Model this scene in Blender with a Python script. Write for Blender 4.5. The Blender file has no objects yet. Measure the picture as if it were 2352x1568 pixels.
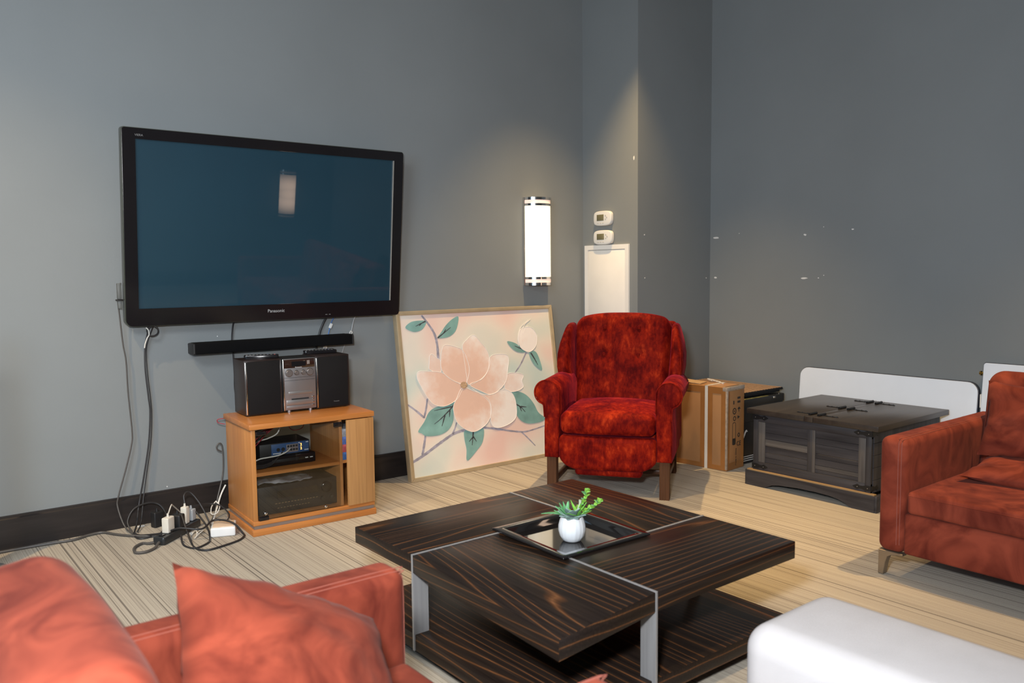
import bpy, bmesh, math, random
from mathutils import Vector, Matrix, Euler, noise as mnoise

random.seed(7)
scene = bpy.context.scene
COL = scene.collection
PI = math.pi
R = math.radians

# ------------------------------------------------------------------ camera
YAW, PITCH, ROLL = R(38.30), R(4.80), R(-0.63)
cam_d = bpy.data.cameras.new('camera')
cam = bpy.data.objects.new('camera', cam_d)
COL.objects.link(cam)
fw = Vector((math.sin(YAW), math.cos(YAW), 0)); rt = Vector((math.cos(YAW), -math.sin(YAW), 0)); up = Vector((0, 0, 1))
f2 = fw * math.cos(PITCH) - up * math.sin(PITCH)
u2 = up * math.cos(PITCH) + fw * math.sin(PITCH)
r3 = rt * math.cos(ROLL) + u2 * math.sin(ROLL)
u3 = u2 * math.cos(ROLL) - rt * math.sin(ROLL)
mw = Matrix((r3, u3, -f2)).transposed().to_4x4()
mw.translation = Vector((0, 0, 1.20))
cam.matrix_world = mw
cam_d.sensor_width = 36.0
cam_d.lens = 36.0 * 1896.7 / 2352.0
cam_d.clip_start = 0.02
cam_d.dof.use_dof = True
cam_d.dof.focus_distance = 4.0
cam_d.dof.aperture_fstop = 4.0
scene.camera = cam

# ------------------------------------------------------------------ world, lights, exposure
world = bpy.data.worlds.new('world'); scene.world = world
world.use_nodes = True
world.node_tree.nodes['Background'].inputs['Color'].default_value = (0.55, 0.62, 0.70, 1)
world.node_tree.nodes['Background'].inputs['Strength'].default_value = 0.05
vs = scene.view_settings
vs.view_transform = 'Standard'; vs.look = 'None'; vs.gamma = 1.0; vs.exposure = 0.10
vs.use_curve_mapping = False


def area_light(name, loc, target, size, size_y, power, col):
    d = bpy.data.lights.new(name, 'AREA'); d.shape = 'RECTANGLE'; d.size = size; d.size_y = size_y
    d.energy = power; d.color = col
    o = bpy.data.objects.new(name, d); COL.objects.link(o); o.location = loc
    o.rotation_euler = (Vector(target) - Vector(loc)).to_track_quat('-Z', 'Y').to_euler()
    return o


def spot_light(name, loc, target, power, col, angle, blend, radius):
    d = bpy.data.lights.new(name, 'SPOT'); d.energy = power; d.color = col
    d.spot_size = R(angle); d.spot_blend = blend; d.shadow_soft_size = radius
    o = bpy.data.objects.new(name, d); COL.objects.link(o); o.location = loc
    o.rotation_euler = (Vector(target) - Vector(loc)).to_track_quat('-Z', 'Y').to_euler()
    return o


CEIL = 3.25
COOL = (0.86, 0.94, 1.0)
WARM = (1.0, 0.67, 0.30)
# the photographer's flash, soft cool light from the ceiling on the left, warm ceiling downlights
area_light('camera_flash', (0.0, 0.28, 1.50), (1.45, 1.95, 1.05), 0.22, 0.16, 92, (0.95, 0.97, 1.0))
soft = area_light('ceiling_softlight', (-0.9, 1.2, CEIL - 0.05), (0.7, 4.0, 0.9), 1.5, 1.5, 44, (0.94, 0.98, 1.0))
soft.data.spread = R(105)
area_light('daylight_fill', (-2.42, 0.6, 1.7), (3.0, 2.0, 0.9), 2.4, 1.6, 100, (0.46, 0.73, 1.0))  # unseen blue fill lamp added to lift the right side; no window modelled
spot_light('downlight_corner', (3.47, 3.50, CEIL - 0.03), (3.46, 3.30, 0), 310, WARM, 78, 1.0, 0.025)
spot_light('downlight_sofa', (3.45, 0.90, CEIL - 0.03), (3.40, 1.10, 0), 290, WARM, 78, 1.0, 0.025)
spot_light('downlight_middle', (1.90, 2.80, CEIL - 0.03), (2.60, 2.75, 0), 210, WARM, 54, 1.0, 0.025)
spot_light('downlight_left', (-0.35, 3.25, CEIL - 0.03), (0.75, 3.35, 0), 250, (1.0, 0.74, 0.44), 78, 1.0, 0.025)


# ------------------------------------------------------------------ materials
MATS = {}


def base_mat(name):
    m = bpy.data.materials.new(name); m.use_nodes = True
    nt = m.node_tree; b = nt.nodes['Principled BSDF']
    return m, nt, b


def ramp(nt, stops, interp='LINEAR'):
    n = nt.nodes.new('ShaderNodeValToRGB'); cr = n.color_ramp; cr.interpolation = interp
    while len(cr.elements) < len(stops): cr.elements.new(0.5)
    for e, (p, c) in zip(cr.elements, stops):
        e.position = p; e.color = (*c, 1) if len(c) == 3 else c
    return n


def coords(nt, scale=(1, 1, 1), rot=(0, 0, 0), loc=(0, 0, 0)):
    tc = nt.nodes.new('ShaderNodeTexCoord'); mp = nt.nodes.new('ShaderNodeMapping')
    mp.inputs['Scale'].default_value = scale; mp.inputs['Rotation'].default_value = rot
    mp.inputs['Location'].default_value = loc
    nt.links.new(tc.outputs['Object'], mp.inputs['Vector'])
    return mp


def noise_node(nt, vec, scale, detail=2.0, rough=0.5, dist=0.0):
    n = nt.nodes.new('ShaderNodeTexNoise')
    n.inputs['Scale'].default_value = scale; n.inputs['Detail'].default_value = detail
    n.inputs['Roughness'].default_value = rough; n.inputs['Distortion'].default_value = dist
    if vec is not None: nt.links.new(vec, n.inputs['Vector'])
    return n


def add_bump(nt, b, height, strength, dist=0.01):
    bp = nt.nodes.new('ShaderNodeBump'); bp.inputs['Strength'].default_value = strength
    bp.inputs['Distance'].default_value = dist
    nt.links.new(height, bp.inputs['Height']); nt.links.new(bp.outputs['Normal'], b.inputs['Normal'])


def M(name, col=None, rough=0.5, metal=0.0, var=0.08, vscale=6.0, stretch=(1, 1, 1), bump=0.0, bscale=80.0,
      coat=0.0, spec=0.5, sheen=0.0, sheen_tint=(1, 1, 1), emit=0.0, emit_col=None, alpha=1.0, trans=0.0, coat_rough=0.05, aniso=0.0):
    if name in MATS: return MATS[name]
    m, nt, b = base_mat(name)
    mp = coords(nt, stretch)
    n = noise_node(nt, mp.outputs[0], vscale, 3.0)
    lo = tuple(max(0, c * (1 - var)) for c in col); hi = tuple(min(1, c * (1 + var)) for c in col)
    rp = ramp(nt, [(0.3, lo), (0.7, hi)])
    nt.links.new(n.outputs['Fac'], rp.inputs['Fac']); nt.links.new(rp.outputs['Color'], b.inputs['Base Color'])
    b.inputs['Roughness'].default_value = rough; b.inputs['Metallic'].default_value = metal
    b.inputs['Specular IOR Level'].default_value = spec
    b.inputs['Coat Weight'].default_value = coat; b.inputs['Coat Roughness'].default_value = coat_rough
    b.inputs['Anisotropic'].default_value = aniso
    if sheen:
        b.inputs['Sheen Weight'].default_value = sheen; b.inputs['Sheen Tint'].default_value = (*sheen_tint, 1)
        b.inputs['Sheen Roughness'].default_value = 0.4
    if emit:
        b.inputs['Emission Color'].default_value = (*(emit_col or col), 1); b.inputs['Emission Strength'].default_value = emit
    if alpha < 1: b.inputs['Alpha'].default_value = alpha
    if trans: b.inputs['Transmission Weight'].default_value = trans
    if bump:
        n2 = noise_node(nt, coords(nt).outputs[0], bscale, 3.0)
        add_bump(nt, b, n2.outputs['Fac'], bump, 0.004)
    MATS[name] = m
    return m


def mat_wall(name, col):
    m, nt, b = base_mat(name)
    n = noise_node(nt, coords(nt).outputs[0], 1.3, 4.0)
    rp = ramp(nt, [(0.3, tuple(c * 0.95 for c in col)), (0.7, tuple(c * 1.05 for c in col))])
    nt.links.new(n.outputs['Fac'], rp.inputs['Fac']); nt.links.new(rp.outputs['Color'], b.inputs['Base Color'])
    b.inputs['Roughness'].default_value = 0.55; b.inputs['Specular IOR Level'].default_value = 0.35
    n2 = noise_node(nt, coords(nt).outputs[0], 90, 3.0)
    add_bump(nt, b, n2.outputs['Fac'], 0.06, 0.004)
    MATS[name] = m
    return m


def mat_carpet():
    m, nt, b = base_mat('striped_carpet')
    L = nt.links
    # thin lines running along the length of the room (Y), varying across it (X)
    a = noise_node(nt, coords(nt, (1, 0.0004, 0)).outputs[0], 84, 1.0, 0.4)
    f = noise_node(nt, coords(nt, (1, 0.004, 0)).outputs[0], 230, 2.0, 0.6)
    g = noise_node(nt, coords(nt, (1, 0.25, 1)).outputs[0], 3.0, 2.0)
    pile = noise_node(nt, coords(nt).outputs[0], 420, 2.0)
    r1 = ramp(nt, [(0.0, (0.115, 0.092, 0.068)), (0.35, (0.15, 0.122, 0.092)), (0.405, (0.38, 0.333, 0.262)), (0.54, (0.435, 0.385, 0.308)), (0.60, (0.33, 0.285, 0.222)), (0.645, (0.44, 0.39, 0.315)), (0.70, (0.25, 0.212, 0.165))])
    L.new(a.outputs['Fac'], r1.inputs['Fac'])
    r2 = ramp(nt, [(0.34, (0.50, 0.48, 0.46)), (0.46, (0.96, 0.96, 0.96)), (0.7, (1.0, 1.0, 1.0))])
    L.new(f.outputs['Fac'], r2.inputs['Fac'])
    mx = nt.nodes.new('ShaderNodeMix'); mx.data_type = 'RGBA'; mx.blend_type = 'MULTIPLY'; mx.inputs[0].default_value = 0.75
    L.new(r1.outputs['Color'], mx.inputs[6]); L.new(r2.outputs['Color'], mx.inputs[7])
    r3 = ramp(nt, [(0.3, (0.93, 0.93, 0.93)), (0.7, (1.04, 1.02, 1.0))])
    L.new(g.outputs['Fac'], r3.inputs['Fac'])
    mx2 = nt.nodes.new('ShaderNodeMix'); mx2.data_type = 'RGBA'; mx2.blend_type = 'MULTIPLY'; mx2.inputs[0].default_value = 1
    L.new(mx.outputs[2], mx2.inputs[6]); L.new(r3.outputs['Color'], mx2.inputs[7])
    L.new(mx2.outputs[2], b.inputs['Base Color'])
    b.inputs['Roughness'].default_value = 0.95; b.inputs['Specular IOR Level'].default_value = 0.15
    b.inputs['Sheen Weight'].default_value = 0.1
    add_bump(nt, b, pile.outputs['Fac'], 0.5, 0.004)
    return m


def mat_ebony(name, axis, seed=0.0, gain=11.0):
    """dark striped veneer with thin orange contour lines; axis = grain direction"""
    if name in MATS: return MATS[name]
    m, nt, b = base_mat(name)
    L = nt.links
    s = {'X': (0.55, 5.2, 2.0), 'Y': (5.2, 0.55, 2.0)}[axis]
    mp = coords(nt, s, loc=(seed, seed * 0.7, seed * 1.3))
    n = noise_node(nt, mp.outputs[0], 1.0, 1.0, 0.35, 0.1)
    tc = nt.nodes.new('ShaderNodeTexCoord'); sx = nt.nodes.new('ShaderNodeSeparateXYZ'); L.new(tc.outputs['Object'], sx.inputs[0])
    # end faces carry a veneer of their own, its lines level with the edge
    ge = nt.nodes.new('ShaderNodeNewGeometry'); sn = nt.nodes.new('ShaderNodeSeparateXYZ'); L.new(ge.outputs['Normal'], sn.inputs[0])
    ab = nt.nodes.new('ShaderNodeMath'); ab.operation = 'ABSOLUTE'; L.new(sn.outputs[axis], ab.inputs[0])
    lt = nt.nodes.new('ShaderNodeMath'); lt.operation = 'LESS_THAN'; lt.inputs[1].default_value = 0.6; L.new(ab.outputs[0], lt.inputs[0])
    am = nt.nodes.new('ShaderNodeMath'); am.operation = 'MULTIPLY'
    L.new(sx.outputs['Y' if axis == 'X' else 'X'], am.inputs[0]); L.new(lt.outputs[0], am.inputs[1])
    ac = nt.nodes.new('ShaderNodeMath'); ac.operation = 'SUBTRACT'
    L.new(am.outputs[0], ac.inputs[0]); L.new(sx.outputs['Z'], ac.inputs[1])
    lin = nt.nodes.new('ShaderNodeMath'); lin.operation = 'MULTIPLY'; lin.inputs[1].default_value = 33.0
    L.new(ac.outputs[0], lin.inputs[0])
    mul = nt.nodes.new('ShaderNodeMath'); mul.operation = 'MULTIPLY_ADD'; mul.inputs[1].default_value = gain
    dm = nt.nodes.new('ShaderNodeMath'); dm.operation = 'MULTIPLY_ADD'; dm.inputs[1].default_value = 0.95; dm.inputs[2].default_value = 0.05
    L.new(lt.outputs[0], dm.inputs[0])
    nm = nt.nodes.new('ShaderNodeMath'); nm.operation = 'MULTIPLY'; L.new(n.outputs['Fac'], nm.inputs[0]); L.new(dm.outputs[0], nm.inputs[1])
    L.new(nm.outputs[0], mul.inputs[0]); L.new(lin.outputs[0], mul.inputs[2])
    fr = nt.nodes.new('ShaderNodeMath'); fr.operation = 'PINGPONG'; fr.inputs[1].default_value = 0.5
    L.new(mul.outputs[0], fr.inputs[0])
    rp = ramp(nt, [(0.0, (0.0145, 0.0105, 0.009)), (0.385, (0.021, 0.0145, 0.011)), (0.45, (0.062, 0.028, 0.013)), (0.5, (0.125, 0.056, 0.024))])
    # keep the ramp working on 0..0.5
    L.new(fr.outputs[0], rp.inputs['Fac'])
    s2 = {'X': (1.0, 60, 60), 'Y': (60, 1.0, 60)}[axis]
    n2 = noise_node(nt, coords(nt, s2).outputs[0], 2.4, 3.0, 0.6)
    r2 = ramp(nt, [(0.30, (0.55, 0.5, 0.5)), (0.6, (1.1, 1.05, 1.0)), (0.72, (1.9, 1.6, 1.4))])
    L.new(n2.outputs['Fac'], r2.inputs['Fac'])
    mx = nt.nodes.new('ShaderNodeMix'); mx.data_type = 'RGBA'; mx.blend_type = 'MULTIPLY'; mx.inputs[0].default_value = 0.8
    L.new(rp.outputs['Color'], mx.inputs[6]); L.new(r2.outputs['Color'], mx.inputs[7])
    L.new(mx.outputs[2], b.inputs['Base Color'])
    b.inputs['Roughness'].default_value = 0.30; b.inputs['Specular IOR Level'].default_value = 0.18
    MATS[name] = m
    return m


def mat_wood(name, lo, hi, axis='Z', scale=1.0, rough=0.4, fine=1.0, spec=0.4):
    if name in MATS: return MATS[name]
    m, nt, b = base_mat(name)
    L = nt.links
    k = {'X': (0.6, 9, 9), 'Y': (9, 0.6, 9), 'Z': (9, 9, 0.6)}[axis]
    k2 = {'X': (3, 160, 160), 'Y': (160, 3, 160), 'Z': (160, 160, 3)}[axis]
    n = noise_node(nt, coords(nt, tuple(v * scale for v in k)).outputs[0], 1.6, 3.0, 0.55, 0.6)
    n2 = noise_node(nt, coords(nt, tuple(v * scale for v in k2)).outputs[0], 1.0, 2.0, 0.6)
    mid = tuple((x + y) / 2 for x, y in zip(lo, hi))
    rp = ramp(nt, [(0.28, lo), (0.5, mid), (0.72, hi)])
    L.new(n.outputs['Fac'], rp.inputs['Fac'])
    r2 = ramp(nt, [(0.3, (0.8, 0.78, 0.76)), (0.55, (1, 1, 1))])
    L.new(n2.outputs['Fac'], r2.inputs['Fac'])
    mx = nt.nodes.new('ShaderNodeMix'); mx.data_type = 'RGBA'; mx.blend_type = 'MULTIPLY'; mx.inputs[0].default_value = fine
    L.new(rp.outputs['Color'], mx.inputs[6]); L.new(r2.outputs['Color'], mx.inputs[7])
    L.new(mx.outputs[2], b.inputs['Base Color'])
    b.inputs['Roughness'].default_value = rough; b.inputs['Specular IOR Level'].default_value = spec
    MATS[name] = m
    return m


def mat_velvet():
    m, nt, b = base_mat('crushed_red_velvet')
    L = nt.links
    n = noise_node(nt, coords(nt, (1.0, 1.0, 0.72)).outputs[0], 11.5, 5.0, 0.64, 0.18)
    n2 = noise_node(nt, coords(nt, (1.8, 1.4, 0.8)).outputs[0], 34, 3.0, 0.6)
    rp = ramp(nt, [(0.31, (0.036, 0.0014, 0.0022)), (0.44, (0.100, 0.0038, 0.0030)), (0.56, (0.205, 0.0105, 0.0040)), (0.70, (0.42, 0.038, 0.009))])
    ad = nt.nodes.new('ShaderNodeMix'); ad.data_type = 'FLOAT'; ad.inputs[0].default_value = 0.30
    L.new(n.outputs['Fac'], ad.inputs[2]); L.new(n2.outputs['Fac'], ad.inputs[3])
    L.new(ad.outputs[0], rp.inputs['Fac']); L.new(rp.outputs['Color'], b.inputs['Base Color'])
    b.inputs['Roughness'].default_value = 0.62; b.inputs['Specular IOR Level'].default_value = 0.03
    b.inputs['Sheen Weight'].default_value = 0.12; b.inputs['Sheen Tint'].default_value = (1.0, 0.10, 0.22, 1)
    b.inputs['Sheen Roughness'].default_value = 0.35
    add_bump(nt, b, n.outputs['Fac'], 0.25, 0.01)
    MATS['velvet'] = m
    return m


def mat_suede(name, lo, hi, sheen, tint):
    m, nt, b = base_mat(name)
    L = nt.links
    n = noise_node(nt, coords(nt, (1, 1, 0.7)).outputs[0], 6.5, 5.0, 0.52, 1.6)
    mid = tuple((x + y) / 2 for x, y in zip(lo, hi))
    rp = ramp(nt, [(0.30, lo), (0.5, mid), (0.68, hi)])
    L.new(n.outputs['Fac'], rp.inputs['Fac']); L.new(rp.outputs['Color'], b.inputs['Base Color'])
    b.inputs['Roughness'].default_value = 0.85; b.inputs['Specular IOR Level'].default_value = 0.12
    b.inputs['Sheen Weight'].default_value = sheen; b.inputs['Sheen Tint'].default_value = (*tint, 1)
    b.inputs['Sheen Roughness'].default_value = 0.5
    n2 = noise_node(nt, coords(nt).outputs[0], 500, 2.0)
    add_bump(nt, b, n2.outputs['Fac'], 0.15, 0.002)
    MATS[name] = m
    return m


def mat_thin_glass(name, tint=(0.55, 0.60, 0.58), amount=0.16, rough=0.02):
    """clear pane: mostly see-through, with a slight tint and mirror reflection"""
    m = bpy.data.materials.new(name); m.use_nodes = True; nt = m.node_tree
    nt.nodes.clear()
    out = nt.nodes.new('ShaderNodeOutputMaterial'); mix = nt.nodes.new('ShaderNodeMixShader')
    tr = nt.nodes.new('ShaderNodeBsdfTransparent'); gl = nt.nodes.new('ShaderNodeBsdfGlossy')
    fz = nt.nodes.new('ShaderNodeFresnel'); fz.inputs['IOR'].default_value = 1.5
    tr.inputs['Color'].default_value = (*tint, 1); gl.inputs['Roughness'].default_value = rough
    nt.links.new(fz.outputs[0], mix.inputs[0]); nt.links.new(tr.outputs[0], mix.inputs[1]); nt.links.new(gl.outputs[0], mix.inputs[2])
    nt.links.new(mix.outputs[0], out.inputs['Surface'])
    MATS[name] = m
    return m


WALL = mat_wall('grey_wall_paint', (0.208, 0.222, 0.224))
CEILM = mat_wall('grey_ceiling_paint', (0.30, 0.31, 0.32))
CARPET = mat_carpet()
BASEB = M('dark_stained_baseboard', (0.016, 0.012, 0.011), 0.42, var=0.35, vscale=4, stretch=(1, 6, 12))
BLACKG = M('black_gloss_plastic', (0.009, 0.008, 0.009), 0.12, spec=0.5)
BLACKM = M('black_matte_plastic', (0.012, 0.012, 0.013), 0.5)
BLACKF = M('black_fabric', (0.0045, 0.0045, 0.005), 0.9, bump=0.3, bscale=600, spec=0.08)
CORD_B = M('black_cord', (0.018, 0.017, 0.018), 0.5)
CORD_G = M('grey_cord', (0.075, 0.068, 0.062), 0.55)
CORD_W = M('white_cord', (0.62, 0.60, 0.55), 0.5)
CORD_R = M('red_cord', (0.30, 0.025, 0.04), 0.5)
CORD_BL = M('blue_cord', (0.05, 0.17, 0.50), 0.5)
WHITEP = M('white_plastic', (0.72, 0.71, 0.68), 0.42, var=0.03)
WHITEM = M('white_painted_metal', (0.82, 0.79, 0.74), 0.45, var=0.03)
CHROME = M('polished_chrome', (0.72, 0.69, 0.66), 0.14, metal=1.0, var=0.03)
STEEL = M('brushed_steel', (0.33, 0.325, 0.325), 0.42, metal=0.45, var=0.10, vscale=3, stretch=(30, 30, 1))
SILVER = M('silver_plastic', (0.33, 0.31, 0.31), 0.36, metal=0.75, var=0.05)
OAKZ = mat_wood('oak_veneer_upright', (0.42, 0.165, 0.046), (0.55, 0.245, 0.074), 'Z')
OAKX = mat_wood('oak_veneer_lengthwise', (0.42, 0.148, 0.036), (0.54, 0.215, 0.058), 'X', rough=0.28)
OAKL = mat_wood('oak_veneer_door', (0.34, 0.165, 0.058), (0.47, 0.25, 0.095), 'Z', scale=0.8)
VELVET = mat_velvet()
WALNUT = mat_wood('dark_walnut_leg', (0.050, 0.021, 0.011), (0.105, 0.045, 0.022), 'Z', rough=0.35)
SUEDE = mat_suede('rust_suede', (0.090, 0.0135, 0.0075), (0.245, 0.0480, 0.0245), 0.04, (1.0, 0.62, 0.55))
SEAM = M('rust_seam_thread', (0.26, 0.075, 0.05), 0.7)
BEIGE = M('pale_beige_fabric', (0.47, 0.44, 0.43), 0.9, var=0.04, vscale=9, bump=0.25, bscale=500, spec=0.15)
CARDB = M('cardboard', (0.37, 0.185, 0.075), 0.75, var=0.07, vscale=5, spec=0.25)
TAPE = M('brown_packing_tape', (0.30, 0.125, 0.035), 0.30, var=0.10, vscale=9)
CLEART = M('clear_packing_tape', (0.36, 0.28, 0.21), 0.22, var=0.25, vscale=40)
INK = M('black_print_ink', (0.03, 0.024, 0.02), 0.6)
INKW = M('white_print_ink', (0.55, 0.56, 0.58), 0.5)
GOLDF = M('champagne_frame', (0.55, 0.43, 0.27), 0.38, metal=0.45, var=0.10, vscale=12)
LAMIN = M('white_laminate', (0.74, 0.80, 0.89), 0.35, var=0.02)
BRASSL = M('bronze_metal_leg', (0.30, 0.235, 0.165), 0.38, metal=0.7)
GOLD = M('brass_knob', (0.62, 0.42, 0.12), 0.25, metal=1.0)


# ------------------------------------------------------------------ mesh helpers
def link(name, me, mat=None, parent=None, loc=(0, 0, 0), rot=(0, 0, 0)):
    o = bpy.data.objects.new(name, me); COL.objects.link(o)
    if mat is not None: me.materials.append(mat)
    o.location = loc; o.rotation_euler = rot
    if parent is not None: o.parent = parent
    return o


def to_mesh(name, vf, smooth=True, angle=35):
    me = bpy.data.meshes.new(name)
    if isinstance(vf, bmesh.types.BMesh):
        bmesh.ops.recalc_face_normals(vf, faces=vf.faces)
        vf.to_mesh(me); vf.free()
    else:
        bm = bmesh.new()
        vs_ = [bm.verts.new(v) for v in vf[0]]
        for f in vf[1]:
            try: bm.faces.new([vs_[i] for i in f])
            except ValueError: pass
        bmesh.ops.recalc_face_normals(bm, faces=bm.faces)
        bm.to_mesh(me); bm.free()
    if smooth:
        me.polygons.foreach_set('use_smooth', [True] * len(me.polygons))
        me.set_sharp_from_angle(angle=R(angle))
    me.update()
    return me


def mk(name, vf, mat, parent=None, loc=(0, 0, 0), rot=(0, 0, 0), smooth=True, angle=35):
    return link(name, to_mesh(name, vf, smooth, angle), mat, parent, loc, rot)


def tag(o, label, cat, group=None):
    o['label'] = label; o['category'] = cat
    if group: o['group'] = group
    return o


def thing(name, label, cat, loc=(0, 0, 0), rotz=0.0, group=None):
    o = bpy.data.objects.new(name, None); COL.objects.link(o)
    o.location = loc; o.rotation_euler = (0, 0, rotz); o.empty_display_size = 0.1
    return tag(o, label, cat, group)


def struct(o):
    o['kind'] = 'structure'
    return o


def box(name, lo, hi, mat, parent=None, bevel=0.0, segs=2, loc=(0, 0, 0), rot=(0, 0, 0)):
    bm = bmesh.new()
    v = [bm.verts.new((x, y, z)) for z in (lo[2], hi[2]) for y in (lo[1], hi[1]) for x in (lo[0], hi[0])]
    for f in ((0, 2, 3, 1), (4, 5, 7, 6), (0, 1, 5, 4), (2, 6, 7, 3), (0, 4, 6, 2), (1, 3, 7, 5)):
        bm.faces.new([v[i] for i in f])
    if bevel > 0:
        bmesh.ops.bevel(bm, geom=list(bm.edges), offset=bevel, segments=segs, affect='EDGES', profile=0.5)
    return mk(name, bm, mat, parent, loc, rot)


def gridbox(hx, hy, hz, r, n=(6, 6, 6), k=3, fn=None):
    """box of half sizes with evenly rounded edges, gridded so that it can be deformed"""
    def axis(h, m):
        a = [-h + r - r * math.tan((1 - i / k) * PI / 4) for i in range(k)]
        inner = [(-h + r) + (2 * h - 2 * r) * i / m for i in range(m + 1)]
        return a + inner + [-v for v in reversed(a)]
    ax = [axis(hx, n[0]), axis(hy, n[1]), axis(hz, n[2])]
    H = (hx, hy, hz)
    verts, faces, idx = [], [], {}

    def vert(p):
        key = tuple(round(c, 6) for c in p)
        if key in idx: return idx[key]
        inn = Vector([max(-(h - r), min(h - r, c)) for c, h in zip(p, H)])
        d = Vector(p) - inn
        q = inn + d.normalized() * r if d.length > 1e-9 else Vector(p)
        if fn: q = Vector(fn(q))
        idx[key] = len(verts); verts.append(tuple(q))
        return idx[key]
    for d in range(3):
        u, w = (d + 1) % 3, (d + 2) % 3
        for s in (-1, 1):
            for i in range(len(ax[u]) - 1):
                for j in range(len(ax[w]) - 1):
                    q = []
                    for (a, b_) in ((i, j), (i + 1, j), (i + 1, j + 1), (i, j + 1)):
                        p = [0, 0, 0]; p[d] = s * H[d]; p[u] = ax[u][a]; p[w] = ax[w][b_]
                        q.append(vert(p))
                    faces.append(q)
    return verts, faces


def catmull(pts, sub=8, closed=False):
    P = [Vector(p) for p in pts]; n = len(P); out = []
    rng = range(n) if closed else range(n - 1)
    for i in rng:
        if closed: p0, p1, p2, p3 = P[(i - 1) % n], P[i], P[(i + 1) % n], P[(i + 2) % n]
        else:
            p1, p2 = P[i], P[i + 1]
            p0 = P[i - 1] if i > 0 else p1 * 2 - p2
            p3 = P[i + 2] if i + 2 < n else p2 * 2 - p1
        for s in range(sub):
            t = s / sub
            out.append(0.5 * ((2 * p1) + (p2 - p0) * t + (2 * p0 - 5 * p1 + 4 * p2 - p3) * t * t + (3 * p1 - p0 - 3 * p2 + p3) * t ** 3))
    if not closed: out.append(P[-1])
    return out


def tube(pts, r, segs=8, sub=8, closed=False, smooth=True, taper=None):
    path = catmull(pts, sub, closed) if smooth else [Vector(p) for p in pts]
    n = len(path); verts, faces = [], []
    tan = []
    for i in range(n):
        a = path[(i - 1) % n] if (closed or i > 0) else path[0]
        c = path[(i + 1) % n] if (closed or i < n - 1) else path[-1]
        t = (c - a); tan.append(t.normalized() if t.length > 1e-9 else Vector((0, 0, 1)))
    nrm = tan[0].orthogonal().normalized()
    for i in range(n):
        nrm = (nrm - tan[i] * nrm.dot(tan[i]))
        nrm = nrm.normalized() if nrm.length > 1e-6 else tan[i].orthogonal().normalized()
        bi = tan[i].cross(nrm)
        rr = r * (taper(i / max(1, n - 1)) if taper else 1)
        for s in range(segs):
            a = 2 * PI * s / segs
            verts.append(tuple(path[i] + (nrm * math.cos(a) + bi * math.sin(a)) * rr))
    m = n if closed else n - 1
    for i in range(m):
        for s in range(segs):
            a, b_ = i * segs + s, i * segs + (s + 1) % segs
            c, d = ((i + 1) % n) * segs + (s + 1) % segs, ((i + 1) % n) * segs + s
            faces.append((a, b_, c, d))
    if not closed:
        faces.append(tuple(range(segs))); faces.append(tuple((n - 1) * segs + s for s in reversed(range(segs))))
    return verts, faces


def lathe(prof, segs=32):
    verts, faces = [], []
    for r_, z in prof:
        for s in range(segs):
            a = 2 * PI * s / segs; verts.append((r_ * math.cos(a), r_ * math.sin(a), z))
    for i in range(len(prof) - 1):
        for s in range(segs):
            faces.append((i * segs + s, i * segs + (s + 1) % segs, (i + 1) * segs + (s + 1) % segs, (i + 1) * segs + s))
    faces.append(tuple(reversed(range(segs)))); faces.append(tuple((len(prof) - 1) * segs + s for s in range(segs)))
    return verts, faces


def prism(outline, depth, axis='y', bevel=0.0, segs=2):
    """outline of (a, b) pairs extruded by depth along an axis: y -> (a, d, b), x -> (d, a, b), z -> (a, b, d)"""
    f = {'y': lambda a, b_, d: (a, d, b_), 'x': lambda a, b_, d: (d, a, b_), 'z': lambda a, b_, d: (a, b_, d)}[axis]
    bm = bmesh.new()
    v0 = [bm.verts.new(f(a, b_, 0)) for a, b_ in outline]
    v1 = [bm.verts.new(f(a, b_, depth)) for a, b_ in outline]
    bm.faces.new(v0); bm.faces.new(list(reversed(v1)))
    n = len(outline)
    for i in range(n):
        bm.faces.new((v0[i], v1[i], v1[(i + 1) % n], v0[(i + 1) % n]))
    if bevel > 0:
        bmesh.ops.recalc_face_normals(bm, faces=bm.faces)
        caps = [e for e in bm.edges if (e.verts[0] in v0 and e.verts[1] in v0) or (e.verts[0] in v1 and e.verts[1] in v1)]
        bmesh.ops.bevel(bm, geom=caps, offset=bevel, segments=segs, affect='EDGES', profile=0.5)
    return bm


def rrect(x0, y0, x1, y1, r, k=5):
    rs = r if isinstance(r, (tuple, list)) else (r, r, r, r)      # bl, br, tr, tl
    out = []
    for (cx, cy, a0), rr in zip(((x0, y0, PI), (x1, y0, 1.5 * PI), (x1, y1, 0), (x0, y1, 0.5 * PI)), rs):
        ox = cx + (rr if cx == x0 else -rr); oy = cy + (rr if cy == y0 else -rr)
        for i in range(k + 1):
            a = a0 + i / k * PI / 2
            out.append((ox + rr * math.cos(a), oy + rr * math.sin(a)))
    return out


def ring(outer, inner, depth, axis='y', inset=None):
    """frame: outer and inner loops with the same count of points, extruded"""
    f = {'y': lambda a, b_, d: (a, d, b_), 'z': lambda a, b_, d: (a, b_, d), 'x': lambda a, b_, d: (d, a, b_)}[axis]
    n = len(outer); V = []
    for loop in (outer, inner):
        for d in (0, depth): V += [f(a, b_, d) for a, b_ in loop]
    F = []
    for i in range(n):
        j = (i + 1) % n
        o0, o1, i0, i1 = 0, n, 2 * n, 3 * n
        F += [(o0 + i, o0 + j, o1 + j, o1 + i), (i0 + i, i1 + i, i1 + j, i0 + j), (o0 + i, i0 + i, i0 + j, o0 + j), (o1 + i, o1 + j, i1 + j, i1 + i)]
    return V, F


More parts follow.
